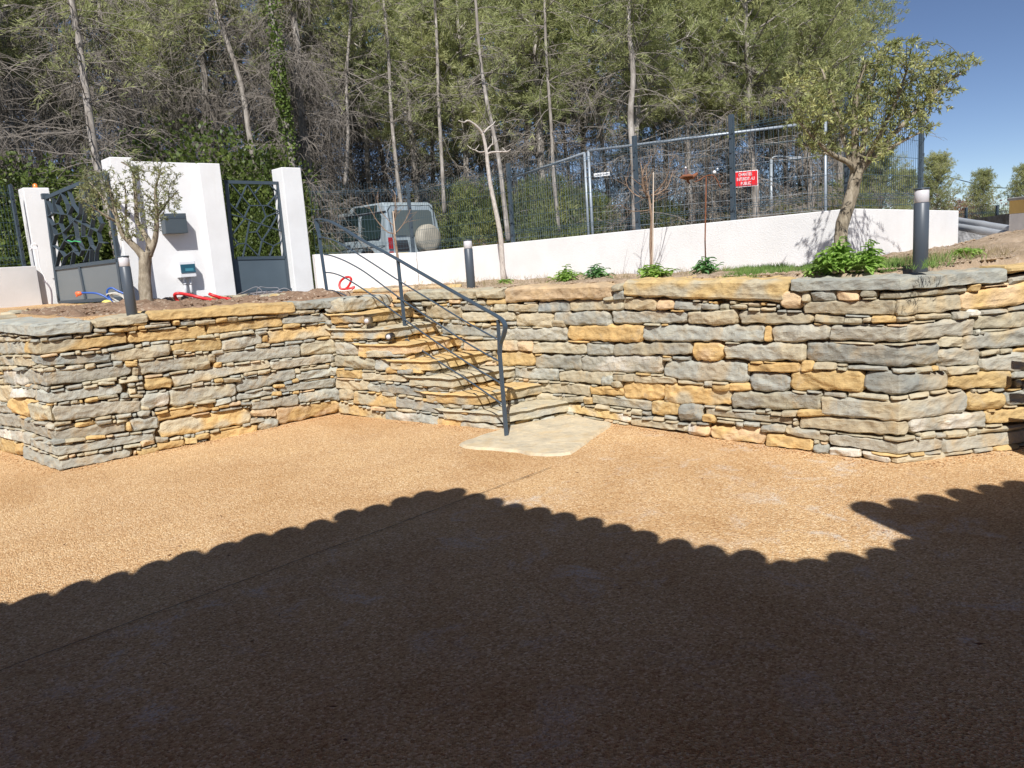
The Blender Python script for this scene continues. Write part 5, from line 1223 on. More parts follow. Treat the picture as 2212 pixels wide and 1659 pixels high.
def rv(R): 
    while True:
        v = Vector((R.uniform(-1, 1), R.uniform(-1, 1), R.uniform(-1, 1)))
        if .05 < v.length < 1: return v.normalized()
class Blades:
    """many thin leaf faces, gathered fast"""
    def __init__(s): s.v = []; s.f = []
    def blade(s, p, d, L, w_, R):
        sd = d.cross(rv(R)); 
        if sd.length < 1e-3: return
        sd = sd.normalized()*w_*.5; n = len(s.v); q = p+d*L*.45
        s.v += [p, q+sd, p+d*L, q-sd]; s.f.append((n, n+1, n+2, n+3))
    def obj(s, name, mat, parent=None, local=False):
        me = bpy.data.meshes.new(name); me.from_pydata([tuple(v) for v in s.v], [], s.f); me.materials.append(mat)
        o = bpy.data.objects.new(name, me); C.objects.link(o)
        if parent is not None:
            o.parent = parent
            if not local: o.location = -Vector(parent.location)
        return o
def lmesh(mb, name, mat, parent):
    me = mb.mesh(name); me.materials.append(mat); o = bpy.data.objects.new(name, me); C.objects.link(o); o.parent = parent; return o

def pine_proto(seed, H, crown0, spread, dead, lean=.03, tr=.13, dens=1.0, top_round=.5):
    R = random.Random(seed); root = bpy.data.objects.new('pine_tree', None); C.objects.link(root)
    T_ = MB(); path = []; x = y = 0.0; lx, ly = R.uniform(-lean, lean), R.uniform(-lean, lean)
    n = 16
    for i in range(n+1):
        z = H*i/n*.97; path.append(Vector((x, y, z-.3 if i == 0 else z))); x += lx*H/n+R.uniform(-.05, .05); y += ly*H/n+R.uniform(-.05, .05)
    rad = [tr*(1-.86*(i/n)**.9) for i in range(n+1)]; T_.tube(path, rad, 7, False)
    def tp(z):
        q = min(n-.001, max(0, z/(H*.97)*n)); i = int(q); return path[i].lerp(path[i+1], q-i)
    B = Blades(); D = MB()
    # live limbs
    nl = int(46*dens)
    for k in range(nl):
        z = crown0+(H-crown0)*((k+R.random())/nl)**.9; f = (z-crown0)/(H-crown0)
        env = spread*(min(1, (f+.18)*2.2))*(max(.16, (1-f)**top_round))
        a = R.uniform(0, 2*math.pi); el = R.uniform(.05, .55)+f*.5
        p = tp(z); d = Vector((math.cos(a)*math.cos(el), math.sin(a)*math.cos(el), math.sin(el))); L = env*R.uniform(.65, 1.1)
        pts = [p]; m = 6; dd = d.copy()
        for i in range(m):
            dd = (dd+Vector((0, 0, .05-.10*i/m))+rv(R)*.13).normalized(); pts.append(pts[-1]+dd*L/m)
        T_.tube(pts, [max(.008, .045*(1-f*.6)*(1-i/(m+1))) for i in range(m+1)], 4, False)
        for i in range(2, m+1):
            for t in range(R.randint(3, 4)):
                sp = pts[i-1].lerp(pts[i], R.random()); sd = (dd*.5+rv(R)).normalized(); sl = R.uniform(.2, .5)*(.6+env*.25)
                q = sp+sd*sl; 
                if R.random() < .5: T_.tube([sp, sp.lerp(q, .5)+rv(R)*.03, q], [.010, .007, .003], 3, False)
                for c in range(R.randint(3, 5)):
                    cp = sp.lerp(q, R.uniform(.3, 1.1))+rv(R)*.10; cdir = (sd+Vector((0, 0, .5))+rv(R)*.6).normalized()
                    for b in range(9):
                        B.blade(cp+rv(R)*.045, (cdir+rv(R)*.75).normalized(), R.uniform(.09, .19), R.uniform(.013, .024), R)
    # dead lower limbs, drooping and much divided
    for k in range(dead):
        z = R.uniform(crown0*.22, crown0+(H-crown0)*.28); a = R.uniform(0, 2*math.pi); p = tp(z); L = R.uniform(.8, 2.3)*(.6+.2*spread)
        dd = Vector((math.cos(a), math.sin(a), R.uniform(-.1, .5))).normalized(); pts = [p]; m = 6
        for i in range(m):
            dd = (dd+Vector((0, 0, -.11))+rv(R)*.2).normalized(); pts.append(pts[-1]+dd*L/m)
        D.tube(pts, [.017*(1-i/(m+1.5)) for i in range(m+1)], 3, False)
        for i in range(1, m+1):
            for t in range(3):
                sp = pts[i-1].lerp(pts[i], R.random()); sd = (dd*.7+rv(R)).normalized(); l2 = R.uniform(.25, .8); tw = [sp]
                for j in range(3):
                    sd = (sd+Vector((0, 0, -.2))+rv(R)*.22).normalized(); tw.append(tw[-1]+sd*l2/3)
                D.tube(tw, [.0075, .006, .0045, .003], 3, False)
                for j in (1, 2):
                    s3 = (sd+rv(R)*.9+Vector((0, 0, -.3))).normalized(); D.tube([tw[j], tw[j]+s3*l2*.3, tw[j]+s3*l2*.5+Vector((0, 0, -.08))], [.0048, .004, .0028], 3, False)
    lmesh(T_, 'trunk', BARKP, root); B.obj('crown', NEEDLE, root, True)
    if dead: lmesh(D, 'dead_branches', BARKD, root)
    return root
def place(proto, used, loc, rz, sc, label, cat, group=None):
    o = proto if proto.name not in used else copy_tree(proto)
    used.add(proto.name); o.location = loc; o.rotation_euler = (0, 0, rz); o.scale = (sc, sc, sc)
    tag(o, label, cat, group); return o
USED = set()
# variants: (seed, height, crown start, spread, dead limbs)
PA = pine_proto(1, 12.5, 6.6, 2.3, 105, .05, .15, 1.0)      # bare-legged, twiggy (left wood)
PB = pine_proto(2, 12.0, 5.6, 2.1, 115, .06, .12, 1.0)
PC = pine_proto(3, 11.5, 3.9, 2.4, 46, .04, .13, 1.6)     # leafy to low down (centre)
PD = pine_proto(4, 11.0, 3.4, 2.6, 40, .05, .12, 1.7)
PE = pine_proto(5, 9.3, 3.4, 2.9, 26, .03, .16, 2.1, .35)     # broad rounded crown (right)
PF = pine_proto(6, 10.5, 4.6, 1.7, 55, .07, .09, .9)       # thin
GZ = 1.0
def at_px(px, d): return Vector((pd(px, 540, d).x, d, GZ-.004*d))
R = random.Random(21)
row1 = [  # px, distance, proto, scale, rotation, label
 (-70, 17, PA, 1.0, .3, 'tall pine with bare twiggy lower trunk at the far left edge above the dark shrubs'),
 (60, 21, PB, 1.05, 1.0, 'twiggy pine behind the far left gate pier'),
 (330, 20, PB, 1.0, 2.2, 'twiggy grey pine standing behind the left end of the white gate wall'),
 (470, 22, PA, .98, 4.0, 'pine with drooping dead twigs behind the white pilaster beside the small gate'),
 (680, 19.5, PA, 1.0, 5.2, 'pine with a straight pale trunk just right of the tall gate pier'),
 (800, 25, PB, .95, .5, 'grey twiggy pine behind the roof of the off-road car'),
 (905, 24, PC, 1.0, 3.3, 'green crowned pine above the spare wheel of the off-road car'),
 (1010, 23, PD, 1.0, 1.2, 'green crowned pine left of the bare white sapling'),
 (1185, 21.5, PC, 1.0, 5.0, 'leafy pine between the bare white sapling and the galvanised corner post'),
 (1365, 20.5, PD, 1.05, 2.0, 'leafy pine with pale patched trunk above the name plate'),
 (1500, 23, PC, 1.0, .2, 'leafy pine rising behind the garden ornament'),
 (1640, 22, PD, 1.0, 4.1, 'leafy pine behind the red sign'),
 (1752, 25, PE, 1.0, 2.9, 'broad round crowned pine on the right edge of the wood behind the olive tree')]
for px, d, pr, sc, rz, lab in row1: place(pr, USED, at_px(px, d), rz, sc, lab, 'pine tree')
row2 = [(-20, 25, PB), (130, 26, PA), (215, 24, PF), (290, 28, PB), (395, 25, PF), (440, 29, PA), (545, 24, PB), (610, 27, PF), (640, 31, PB), (745, 28, PA), (770, 30, PF), (860, 27, PB), (955, 27, PF), (1060, 28, PC), (1125, 25, PF), (1100, 31, PD), (1250, 27, PF), (1285, 30, PC), (1330, 25, PF), (1420, 27, PF), (1450, 30, PD), (1560, 28, PC), (1610, 26, PF), (1700, 29, PD), (1745, 27, PF), (1812, 30, PE), (1775, 34, PD), (20, 31, PA), (180, 32, PB), (350, 33, PA), (500, 34, PB), (700, 34, PA), (900, 35, PC), (1010, 34, PD), (1170, 35, PC), (1380, 35, PC), (1530, 34, PD), (1660, 35, PC)]
MARKS = [(0, 'the far left shrubs'), (110, 'the driveway gate pier'), (230, 'the leaning pine trunk'), (340, 'the letter box wall'), (450, 'the right pilaster'), (560, 'the pedestrian gate'), (640, 'the tall gate pier'), (780, 'the bonnet of the off-road car'), (900, 'the spare wheel'), (1018, 'the middle bollard'), (1100, 'the bare pale sapling'), (1275, 'the galvanised corner post'), (1370, 'the name plate'), (1500, 'the garden ornament'), (1610, 'the red sign'), (1700, 'the street lamp'), (1840, 'the right olive tree')]
seen = {}
for px, d, pr in row2:
    mk = min(MARKS, key=lambda m: abs(m[0]-px)); side = 'straight above' if abs(mk[0]-px) < 18 else ('just left of' if px < mk[0] else 'just right of')
    row = 'second row' if d < 28 else ('third row' if d < 33 else 'rearmost row'); kind_ = {'PB': 'twiggy', 'PA': 'tall bare legged', 'PF': 'thin', 'PC': 'leafy', 'PD': 'bushy', 'PE': 'round crowned'}[[k for k, v in (('PA', PA), ('PB', PB), ('PC', PC), ('PD', PD), ('PE', PE), ('PF', PF)) if v is pr][0]]
    place(pr, USED, at_px(px+R.uniform(-12, 12), d), R.uniform(0, 6.28), R.uniform(.93, 1.08)*(1.0 if d < 30 else 1.1), '%s pine %s %s, %s' % (kind_, side, mk[1], row), 'pine tree', 'pines deep in the wood')
# the pine that leans between the driveway gate and the white wall, and the slim pale one behind the sapling
def traced_tree(name, pts, d, rads, label, cat, mat, twigs=40, seed=1, needles=0, tl=1.0, tz=.4):
    R = random.Random(seed); base = pd(pts[0][0], pts[0][1], d); root = empty(name, base, label, cat)
    P = spline([pd(x, y, d+(i*.12)) for i, (x, y) in enumerate(pts)], 5); n = len(P)
    rr = [rads[0]+(rads[1]-rads[0])*i/(n-1) for i in range(n)]; m = MB(); m.tube(P, rr, 9); m.build('trunk', mat, root, True)
    D = MB(); B = Blades()
    for k in range(twigs):
        i = int(n*(tz+(1-tz)*R.random()))-1; p = P[max(0, i)]; dd = (rv(R)*Vector((1, 1, .5))).normalized(); L = R.uniform(.5, 1.5)*tl; q = [p]
        for j in range(5):
            dd = (dd+Vector((0, 0, -.08))+rv(R)*.25).normalized(); q.append(q[-1]+dd*L/5)
            for t in range(2):
                s2 = (dd+rv(R)*.8).normalized(); l2 = R.uniform(.15, .5)*tl; D.tube([q[-1], q[-1]+s2*l2*.5, q[-1]+s2*l2+Vector((0, 0, -.05))], [.006, .004, .0025], 3, False)
                if needles and R.random() < needles*((i/n)**3):
                    for b in range(14): B.blade(q[-1]+s2*l2*R.random()+rv(R)*.05, (s2+rv(R)*.7+Vector((0, 0, .4))).normalized(), .15, .02, R)
        D.tube(q, [.014, .011, .009, .007, .005, .003], 3, False)
    D.build('dead_branches', BARKD, root)
    if B.f: B.obj('crown', NEEDLE, root)
traced_tree('pine_tree', [(262, 580), (250, 520), (228, 430), (205, 330), (186, 200), (172, 100), (158, 20), (140, -80)], 16.2, (.105, .055), 'leaning pine with pale grey trunk passing left of the white gate wall', 'pine tree', BARKP, 70, 5, .7, 1.3, .35)
traced_tree('pine_tree', [(1098, 520), (1088, 430), (1075, 330), (1048, 200), (1035, 100), (1026, -20)], 17.5, (.06, .03), 'very slim pale leaning pine trunk just behind the bare white sapling', 'pine tree', BARKP, 30, 6, .9, .8, .5)
for k_, (pts_, d_, r_, lab_) in enumerate([
 ([(1372, 500), (1370, 380), (1362, 250), (1368, 160), (1358, 60), (1362, -30)], 18.5, (.085, .05), 'pale patchy pine trunk rising straight above the name plate'),
 ([(870, 470), (856, 360), (845, 240), (838, 100), (826, -20)], 20.5, (.055, .035), 'slim pale pine trunk leaning left above the off-road car'),
 ([(560, 420), (540, 300), (520, 180), (480, 60), (455, -20)], 19.5, (.075, .05), 'grey pine trunk leaning left above the pedestrian gate'),
 ([(1208, 500), (1196, 380), (1190, 260), (1180, 120), (1176, -20)], 19.5, (.05, .03), 'slim grey pine trunk right of the bare pale sapling'),
 ([(960, 460), (955, 360), (948, 230), (944, 100), (938, -20)], 21, (.055, .035), 'slim grey pine trunk above the conifer shrubs right of the car'),
 ([(745, 400), (752, 300), (748, 180), (756, 60), (760, -20)], 20, (.05, .03), 'slim straight pine trunk above the bonnet of the off-road car')]):
    traced_tree('pine_tree', pts_, d_, r_, lab_, 'pine tree', BARKP, 34, 40+k_, .9, 1.0, .45)
# ivy on a trunk
def ivy():
    d = 18.5; base = pd(632, 400, d); root = empty('ivy_clad_tree', base, 'dead trunk wrapped in bright green ivy left of the straight pale pine', 'tree'); R = random.Random(3)
    px = [(640, 420), (628, 330), (618, 260), (606, 200), (602, 120), (585, 20), (575, -60)]
    P = spline([pd(x, y, d) for x, y in px], 6); m = MB(); m.tube(P, [.07-.0008*i for i in range(len(P))], 7); m.build('trunk', BARKP, root, True); B = Blades()
    for k in range(1900):
        i = int(len(P)*min(.93, max(0.0, R.gauss(.52, .2)))); p = P[i]+rv(R)*R.uniform(.05, .24); B.blade(p, (rv(R)+Vector((0, -.6, -.5))).normalized(), .075, .07, R)
    B.obj('ivy', leaf_mat('ivy_leaves', (.07, .11, .025), (.13, .19, .04), (.24, .30, .08), .3, 3), root)
ivy()

# evergreen shrubs
def shrub_proto(seed, n, mat, leaf=(.07, .045), shape=(1, 1, 1), lobes=14, spiky=False, name='evergreen_shrub'):
    R = random.Random(seed); root = bpy.data.objects.new(name, None); C.objects.link(root); B = Blades(); S = MB(); L = []
    for k in range(lobes):
        a = R.uniform(0, 6.28); rr = R.random()**.5*.62; h = R.uniform(.25, .8); L.append((Vector((math.cos(a)*rr*shape[0], math.sin(a)*rr*shape[1], h*shape[2]*(1-.35*rr))), R.uniform(.26, .42)))
        S.tube([Vector((0, 0, 0)), L[-1][0]*.5+rv(R)*.06, L[-1][0]], [.035, .022, .01], 4, False)
    for k in range(n):
        c, r_ = R.choice(L); v = rv(R); p = c+v*r_*(R.random()**.28)
        if p.z < -.02: continue
        g = noise.noise(p*3.2+Vector((seed, 0, 0)))
        if g < -.28: continue
        dd = (v+rv(R)*.9+Vector((0, 0, .25 if spiky else 0))).normalized()
        for t in range(3 if spiky else 2): B.blade(p+rv(R)*.02, (dd+rv(R)*.6).normalized(), R.uniform(.7, 1.2)*leaf[0], leaf[1], R)
    lmesh(S, 'stem', BARKP, root); B.obj('foliage', mat, root, True); return root
SA = shrub_proto(1, 17000, SHRUBM, (.028, .017)); SB = shrub_proto(2, 15000, SHRUBM, (.03, .018), (1.2, 1, .9)); SJ = shrub_proto(3, 15000, BROOM, (.05, .010), (1, 1, 1.1), 18, True, 'conifer_shrub'); SK_ = shrub_proto(4, 13000, BROOM, (.05, .011), (1.4, 1, .7), 16, True, 'conifer_shrub')
SD = shrub_proto(5, 6000, DEADM, (.04, .014), (1, 1, .8), 12, True, 'dead_shrub')
shr = [(-120, 19.1, SA, 3.77, 'large dark evergreen shrub beyond the left edge'), (-10, 18.9, SB, 3.56, 'dark evergreen shrub at the far left behind the wire fence'), (85, 18.8, SA, 3.49, 'dark evergreen shrub above the far left gate pier'), (175, 18.9, SB, 3.56, 'bright tipped evergreen shrub above the driveway gate'),
 (255, 19.1, SA, 3.80, 'evergreen shrub behind the leaning pine trunk'), (325, 19.8, SB, 4.48, 'tall evergreen shrub above the left part of the gate wall'), (410, 19.7, SA, 4.35, 'tall dark evergreen shrub above the middle of the gate wall'), (500, 19.0, SB, 3.73, 'dark evergreen shrub behind the right pilaster'), (570, 18.5, SA, 3.20, 'dark evergreen shrub seen above the pedestrian gate'), (545, 17.7, SB, 2.44, 'low evergreen shrub seen through the pedestrian gate lattice'),
 (210, 17.5, SA, 2.69, 'low evergreen shrub seen through the driveway gate lattice'), (690, 18.5, SJ, 1.5, 'grey green shrub just right of the tall gate pier'), (730, 27, SB, 3.6, 'shrub behind the bonnet of the off-road car'), (820, 28, SA, 3.9, 'shrub behind the roof of the off-road car'), (995, 24.5, SJ, 3.0, 'olive green conifer shrub right of the spare wheel'), (1045, 23, SK_, 2.6, 'spreading conifer shrub behind the middle bollard'), (1075, 22, SJ, 2.8, 'conifer shrub above the dark parked car'), (1150, 20.5, SK_, 2.5, 'spreading conifer shrub right of the dark parked car'), (1225, 21, SJ, 2.7, 'conifer shrub left of the galvanised corner post'), (1315, 22, SK_, 2.0, 'low conifer shrub under the name plate'), (1400, 23, SJ, 2.0, 'low conifer shrub behind the reddish sapling'), (1590, 24, SJ, 1.5, 'small conifer shrub under the red sign'), (1470, 25, SK_, 2.4, 'dusky conifer shrub below the garden ornament'), (1710, 25, SK_, 2.2, 'conifer shrub right of the lamp post'), (930, 28.2, SD, 3.96, 'russet dead shrub above the spare wheel'), (1060, 19.5, SD, 1.2, 'small russet dead bush beside the dark parked car'), (1790, 26, SJ, 2.4, 'conifer shrub behind the right olive trunk')]
for px, d, pr, sc, lab in shr:
    k = 1.0 if px < 480 else (.52 if px < 960 else .72); o = place(pr, USED, at_px(px, d), R.uniform(0, 6), sc, lab, 'shrub'); o.scale = (sc*k, sc*k, sc)
# distant round pines at the right
FP = pine_proto(9, 7.0, 1.2, 3.2, 4, .03, .14, 2.6, .35)
for px, d, sc, lab in ((1905, 30, .50, 'feathery pine seen through the fence left of the right bollard'), (1850, 36, .56, 'dusky pine behind the fence corner'), (2022, 36, .50, 'pine rising behind the right bollard light'), (2122, 52, .52, 'round pine standing alone against the sky between the bollard and the ochre pillar'), (2212, 50, .52, 'round pine at the right edge above the ochre pillar'), (1960, 45, .50, 'small far pine low behind the right fence')):
    o = place(FP, USED, Vector((pd(px, 480, d).x, d, .9)), R.uniform(0, 6), sc, lab, 'pine tree')
for px, d, sc, lab in ((2070, 60, 4.0, 'pale leafless bush on the skyline right of the bollard'), (2160, 50, 2.2, 'low dark bush at the foot of the lone round pine')):
    place(SD if d == 60 else SK_, USED, Vector((pd(px, 480, d).x, d, .4)), 1.0, sc, lab, 'shrub')

# ---------------------------------------------------------------- olive trees
def pt_in(poly, x, y):
    c = False; j = len(poly)-1
    for i in range(len(poly)):
        if ((poly[i][1] > y) != (poly[j][1] > y)) and (x < (poly[j][0]-poly[i][0])*(y-poly[i][1])/(poly[j][1]-poly[i][1])+poly[i][0]): c = not c
        j = i
    return c
def olive(d, trunk, tr, limbs, crown, ntwig, leafn, mat, label, seed, depth, leafL=.052, droop=0, lw=.011):
    R = random.Random(seed); base = pd(*trunk[0], d); root = empty('olive_tree', base, label, 'olive tree'); T_ = MB(); LP = []
    P = spline([pd(x, y, d) for x, y in trunk], 8); n = len(P)
    rr = [tr[0]+(tr[1]-tr[0])*i/(n-1) for i in range(n)]
    rr = [r_*(1+.10*noise.noise(Vector((i*.3, seed, 0))))*(1.25-.25*min(1, i/4)) for i, r_ in enumerate(rr)]
    vs = []; ns = 18
    for i, p in enumerate(P):
        for k in range(ns):
            a = 2*math.pi*k/ns; q = 1+.16*noise.noise(Vector((math.cos(a)*1.3, math.sin(a)*1.3, p.z*5+seed)))+.06*noise.noise(Vector((math.cos(a)*4, math.sin(a)*4, p.z*12)))
            vs.append(p+Vector((math.cos(a), math.sin(a), 0))*rr[i]*q)
    T_.add(vs, [(i*ns+k, i*ns+(k+1) % ns, (i+1)*ns+(k+1) % ns, (i+1)*ns+k) for i in range(n-1) for k in range(ns)]+[tuple((n-1)*ns+k for k in range(ns))])
    for pts, r0, r1, dz in limbs:
        Q = spline([pd(x, y, d+dz*i/(len(pts)-1)) for i, (x, y) in enumerate(pts)], 6); m = len(Q)
        T_.tube(Q, [(r0+(r1-r0)*i/(m-1))*(1+.12*noise.noise(Vector((i*.7, seed, dz)))) for i in range(m)], 10); LP += [(q, i/m) for i, q in enumerate(Q)]
    T_.build('trunk', BARKO, root, True)
    Bm = MB(); B = Blades(); xs = [c[0] for c in crown]; ys = [c[1] for c in crown]; made = 0; tries = 0
    while made < ntwig and tries < ntwig*20:
        tries += 1; x = R.uniform(min(xs), max(xs)); y = R.uniform(min(ys), max(ys))
        if not pt_in(crown, x, y): continue
        tg = pd(x, y, d+R.uniform(-depth, depth)*(1 if R.random() < .7 else .4))
        q, f = min(R.sample(LP, min(26, len(LP))), key=lambda e: (e[0]-tg).length+(.3 if e[1] < .25 else 0))
        v = tg-q
        if v.length > .75: q = tg-v.normalized()*.75; q = q
        made += 1; mid = q.lerp(tg, .5)+Vector((0, 0, .04+.05*R.random()))+rv(R)*.04; tw = spline([q, mid, tg], 5)
        q0 = min(LP, key=lambda e: (e[0]-q).length)[0]
        if (q0-q).length > .03: Bm.tube([q0, q0.lerp(q, .5)+Vector((0, 0, .03)), q], [.006, .005, .004], 4, False)
        Bm.tube(tw, [.0036-.00025*i for i in range(len(tw))], 4, False)
        for l in range(leafn):
            t = 1-R.random()**1.5*.8; k = min(len(tw)-2, int(t*(len(tw)-1))); p = tw[k].lerp(tw[k+1], t*(len(tw)-1)-k)
            ax = (tw[k+1]-tw[k]).normalized(); dd = (ax*.8+rv(R)*.9+Vector((0, 0, .15-droop))).normalized(); B.blade(p, dd, leafL*R.uniform(.7, 1.2), lw, R)
    Bm.build('twigs', TWIGO, root); B.obj('crown', mat, root); return root
olive(6.5, [(1822, 588), (1816, 540), (1818, 490), (1832, 445), (1845, 400), (1852, 368), (1855, 352)], (.052, .050),
 [([(1850, 375), (1862, 330), (1868, 280), (1880, 200), (1900, 120)], .034, .008, .15), ([(1846, 372), (1848, 320), (1846, 270), (1852, 190), (1870, 140)], .038, .010, -.1), ([(1856, 372), (1880, 345), (1920, 300), (1975, 245), (2030, 190), (2090, 150)], .026, .007, .2),
  ([(1845, 365), (1830, 350), (1800, 335), (1760, 300), (1715, 250)], .028, .007, -.25), ([(1842, 360), (1828, 320), (1812, 260), (1790, 190), (1775, 150)], .024, .007, .1), ([(1858, 365), (1890, 310), (1930, 230), (1960, 150)], .026, .007, -.3), ([(1848, 370), (1820, 345), (1780, 330), (1730, 310)], .018, .006, .3), ([(1860, 360), (1905, 330), (1960, 300), (2020, 270)], .016, .005, -.2)],
 [(1672, 208), (1690, 172), (1725, 150), (1760, 112), (1800, 130), (1850, 160), (1880, 130), (1910, 95), (1950, 80), (1990, 78), (2005, 110), (2040, 118), (2075, 108), (2128, 120), (2120, 135), (2085, 148), (2100, 190), (2085, 205), (2050, 205), (2062, 255), (2040, 262), (2050, 300), (2030, 318), (2000, 290), (1960, 300), (1930, 340), (1895, 350), (1870, 330), (1845, 338), (1820, 330), (1780, 350), (1740, 345), (1700, 322), (1715, 290), (1690, 268), (1705, 240)],
 280, 40, OLIVEM, 'spreading olive tree with bent pale trunk before the corner of the white wall', 31, .75, .048, 0, .0115)
olive(9.2, [(318, 665), (314, 620), (312, 590), (314, 560), (318, 545)], (.072, .066),
 [([(313, 560), (298, 540), (280, 522), (262, 500), (250, 460), (240, 420), (232, 390)], .050, .008, -.1), ([(320, 552), (322, 525), (308, 500), (296, 475), (294, 440), (290, 400), (285, 365), (262, 350)], .040, .008, .15), ([(322, 552), (334, 520), (338, 490), (338, 450), (336, 410), (345, 375)], .040, .008, -.1),
  ([(278, 520), (272, 480), (272, 440), (270, 400)], .020, .006, .1), ([(255, 480), (235, 470), (205, 450), (180, 430)], .018, .005, -.3), ([(338, 470), (360, 440), (385, 410)], .014, .005, .2), ([(252, 470), (225, 430), (200, 400), (185, 385)], .014, .005, .2)],
 [(162, 420), (170, 385), (200, 380), (230, 362), (262, 345), (300, 352), (340, 345), (390, 355), (402, 390), (392, 430), (395, 458), (360, 470), (345, 500), (330, 500), (318, 480), (300, 500), (312, 530), (290, 528), (270, 530), (252, 520), (240, 492), (210, 480), (175, 462)],
 200, 19, OLIVEG, 'small sparse olive tree with forked trunk before the white gate wall', 32, .40, .050, 0, .012)

# ---------------------------------------------------------------- bare saplings
def sapling(d, trunk, tr, limbs, mat, label, stake=None, twig=0, seed=1):
    base = pd(*trunk[0], d); root = empty('sapling', base, label, 'sapling'); m = MB(); R = random.Random(seed)
    P = spline([pd(x, y, d) for x, y in trunk], 8); n = len(P); m.tube(P, [(tr[0]+(tr[1]-tr[0])*i/(n-1))*(1+.08*noise.noise(Vector((i*.9, seed, 1)))) for i in range(n)], 9); m.build('trunk', mat, root, True)
    for pts, r0, r1, dz in limbs:
        m = MB(); Q = spline([pd(x, y, d+dz*i/(len(pts)-1)) for i, (x, y) in enumerate(pts)], 5); k = len(Q); m.tube(Q, [r0+(r1-r0)*i/(k-1) for i in range(k)], 7)
        for t in range(twig):
            i = R.randint(2, k-1); v = (rv(R)*.7+(Q[i]-Q[i-1]).normalized()).normalized(); l = R.uniform(.08, .3); m.tube([Q[i], Q[i]+v*l*.5+rv(R)*.01, Q[i]+v*l], [r1*.9, r1*.7, r1*.4], 4, False)
        m.build('branch', mat, root, True)
    if stake:
        m = MB(); m.tube([pd(*stake[0], d-.05), pd(*stake[1], d-.05)], .007, 6); m.build('stake', simple('pale_cane', (.62, .52, .42), .7), root)
def r8(x, y): return (1080+x*.26531)*.86406, (280+y*.26531)*.86406
c8 = lambda *q: [r8(a, b) for a, b in q]
sapling(11.1, c8((672, 1580), (660, 1400), (648, 1200), (625, 1050), (590, 880), (550, 680), (528, 520), (515, 400), (500, 300), (478, 205)), (.040, .021),
 [(c8((478, 205), (430, 140), (345, 82), (300, 98), (250, 80)), .019, .006, -.2), (c8((480, 205), (530, 150), (570, 120), (597, 85)), .016, .006, .2), (c8((570, 120), (600, 132), (630, 118)), .007, .003, .1), (c8((518, 400), (560, 380), (640, 375), (710, 372), (742, 352)), .015, .007, -.1), (c8((700, 372), (675, 350), (662, 335)), .007, .003, .1), (c8((522, 355), (550, 320), (572, 290), (565, 225)), .012, .004, .2), (c8((560, 312), (600, 290), (635, 255)), .007, .003, -.1), (c8((505, 372), (450, 378), (410, 360), (370, 345), (332, 312)), .010, .004, .3), (c8((405, 358), (430, 330), (445, 305)), .006, .003, .1), (c8((478, 190), (490, 165), (500, 160)), .010, .005, -.1)],
 BARKS, 'bare pale sapling with a smooth white grey trunk forking wide near the top', seed=3)
def r4b(x, y): return (1500+x*.33592)*.86406, (380+y*.33592)*.86406
c4 = lambda *q: [r4b(a, b) for a, b in q]
sapling(9.0, c4((380, 880), (382, 780), (378, 700), (380, 600), (385, 500), (375, 420), (365, 330)), (.020, .014),
 [(c4((368, 335), (330, 290), (318, 230), (315, 160)), .015, .009, -.1), (c4((362, 330), (352, 250), (345, 160), (350, 90)), .008, .003, .1), (c4((370, 345), (300, 335), (240, 300), (205, 255), (190, 190)), .008, .003, .2), (c4((380, 325), (430, 280), (480, 220), (510, 150), (520, 85)), .010, .003, -.2), (c4((385, 330), (450, 300), (500, 260), (530, 180), (545, 130)), .008, .003, .2), (c4((375, 430), (300, 440), (220, 435), (140, 385)), .006, .002, -.2), (c4((378, 400), (410, 350), (440, 300)), .006, .003, .1)],
 BARKR, 'reddish leafless sapling tied to a cane in the middle of the white wall', (r4b(392, 870), r4b(398, 150)), twig=7, seed=8)
def r5(x, y): return (900+x*.29412)*.86406, (420+y*.29412)*.86406
c5 = lambda *q: [r5(a, b) for a, b in q]
sapling(10.9, c5((345, 960), (325, 800), (305, 650), (292, 560), (288, 480), (285, 370)), (.020, .012),
 [(c5((292, 560), (230, 540), (160, 470), (110, 390), (55, 290)), .008, .003, -.1), (c5((290, 490), (295, 400), (300, 300), (297, 220), (270, 180)), .009, .003, .1), (c5((295, 560), (350, 500), (400, 420), (430, 350)), .007, .003, .2), (c5((290, 500), (230, 430), (180, 370), (150, 280), (150, 200)), .006, .002, .1), (c5((288, 480), (305, 400), (312, 320)), .008, .003, -.1)],
 BARKR, 'thin reddish leafless sapling rising beside the middle post of the handrail', (r5(300, 560), r5(280, 365)), twig=5, seed=12)

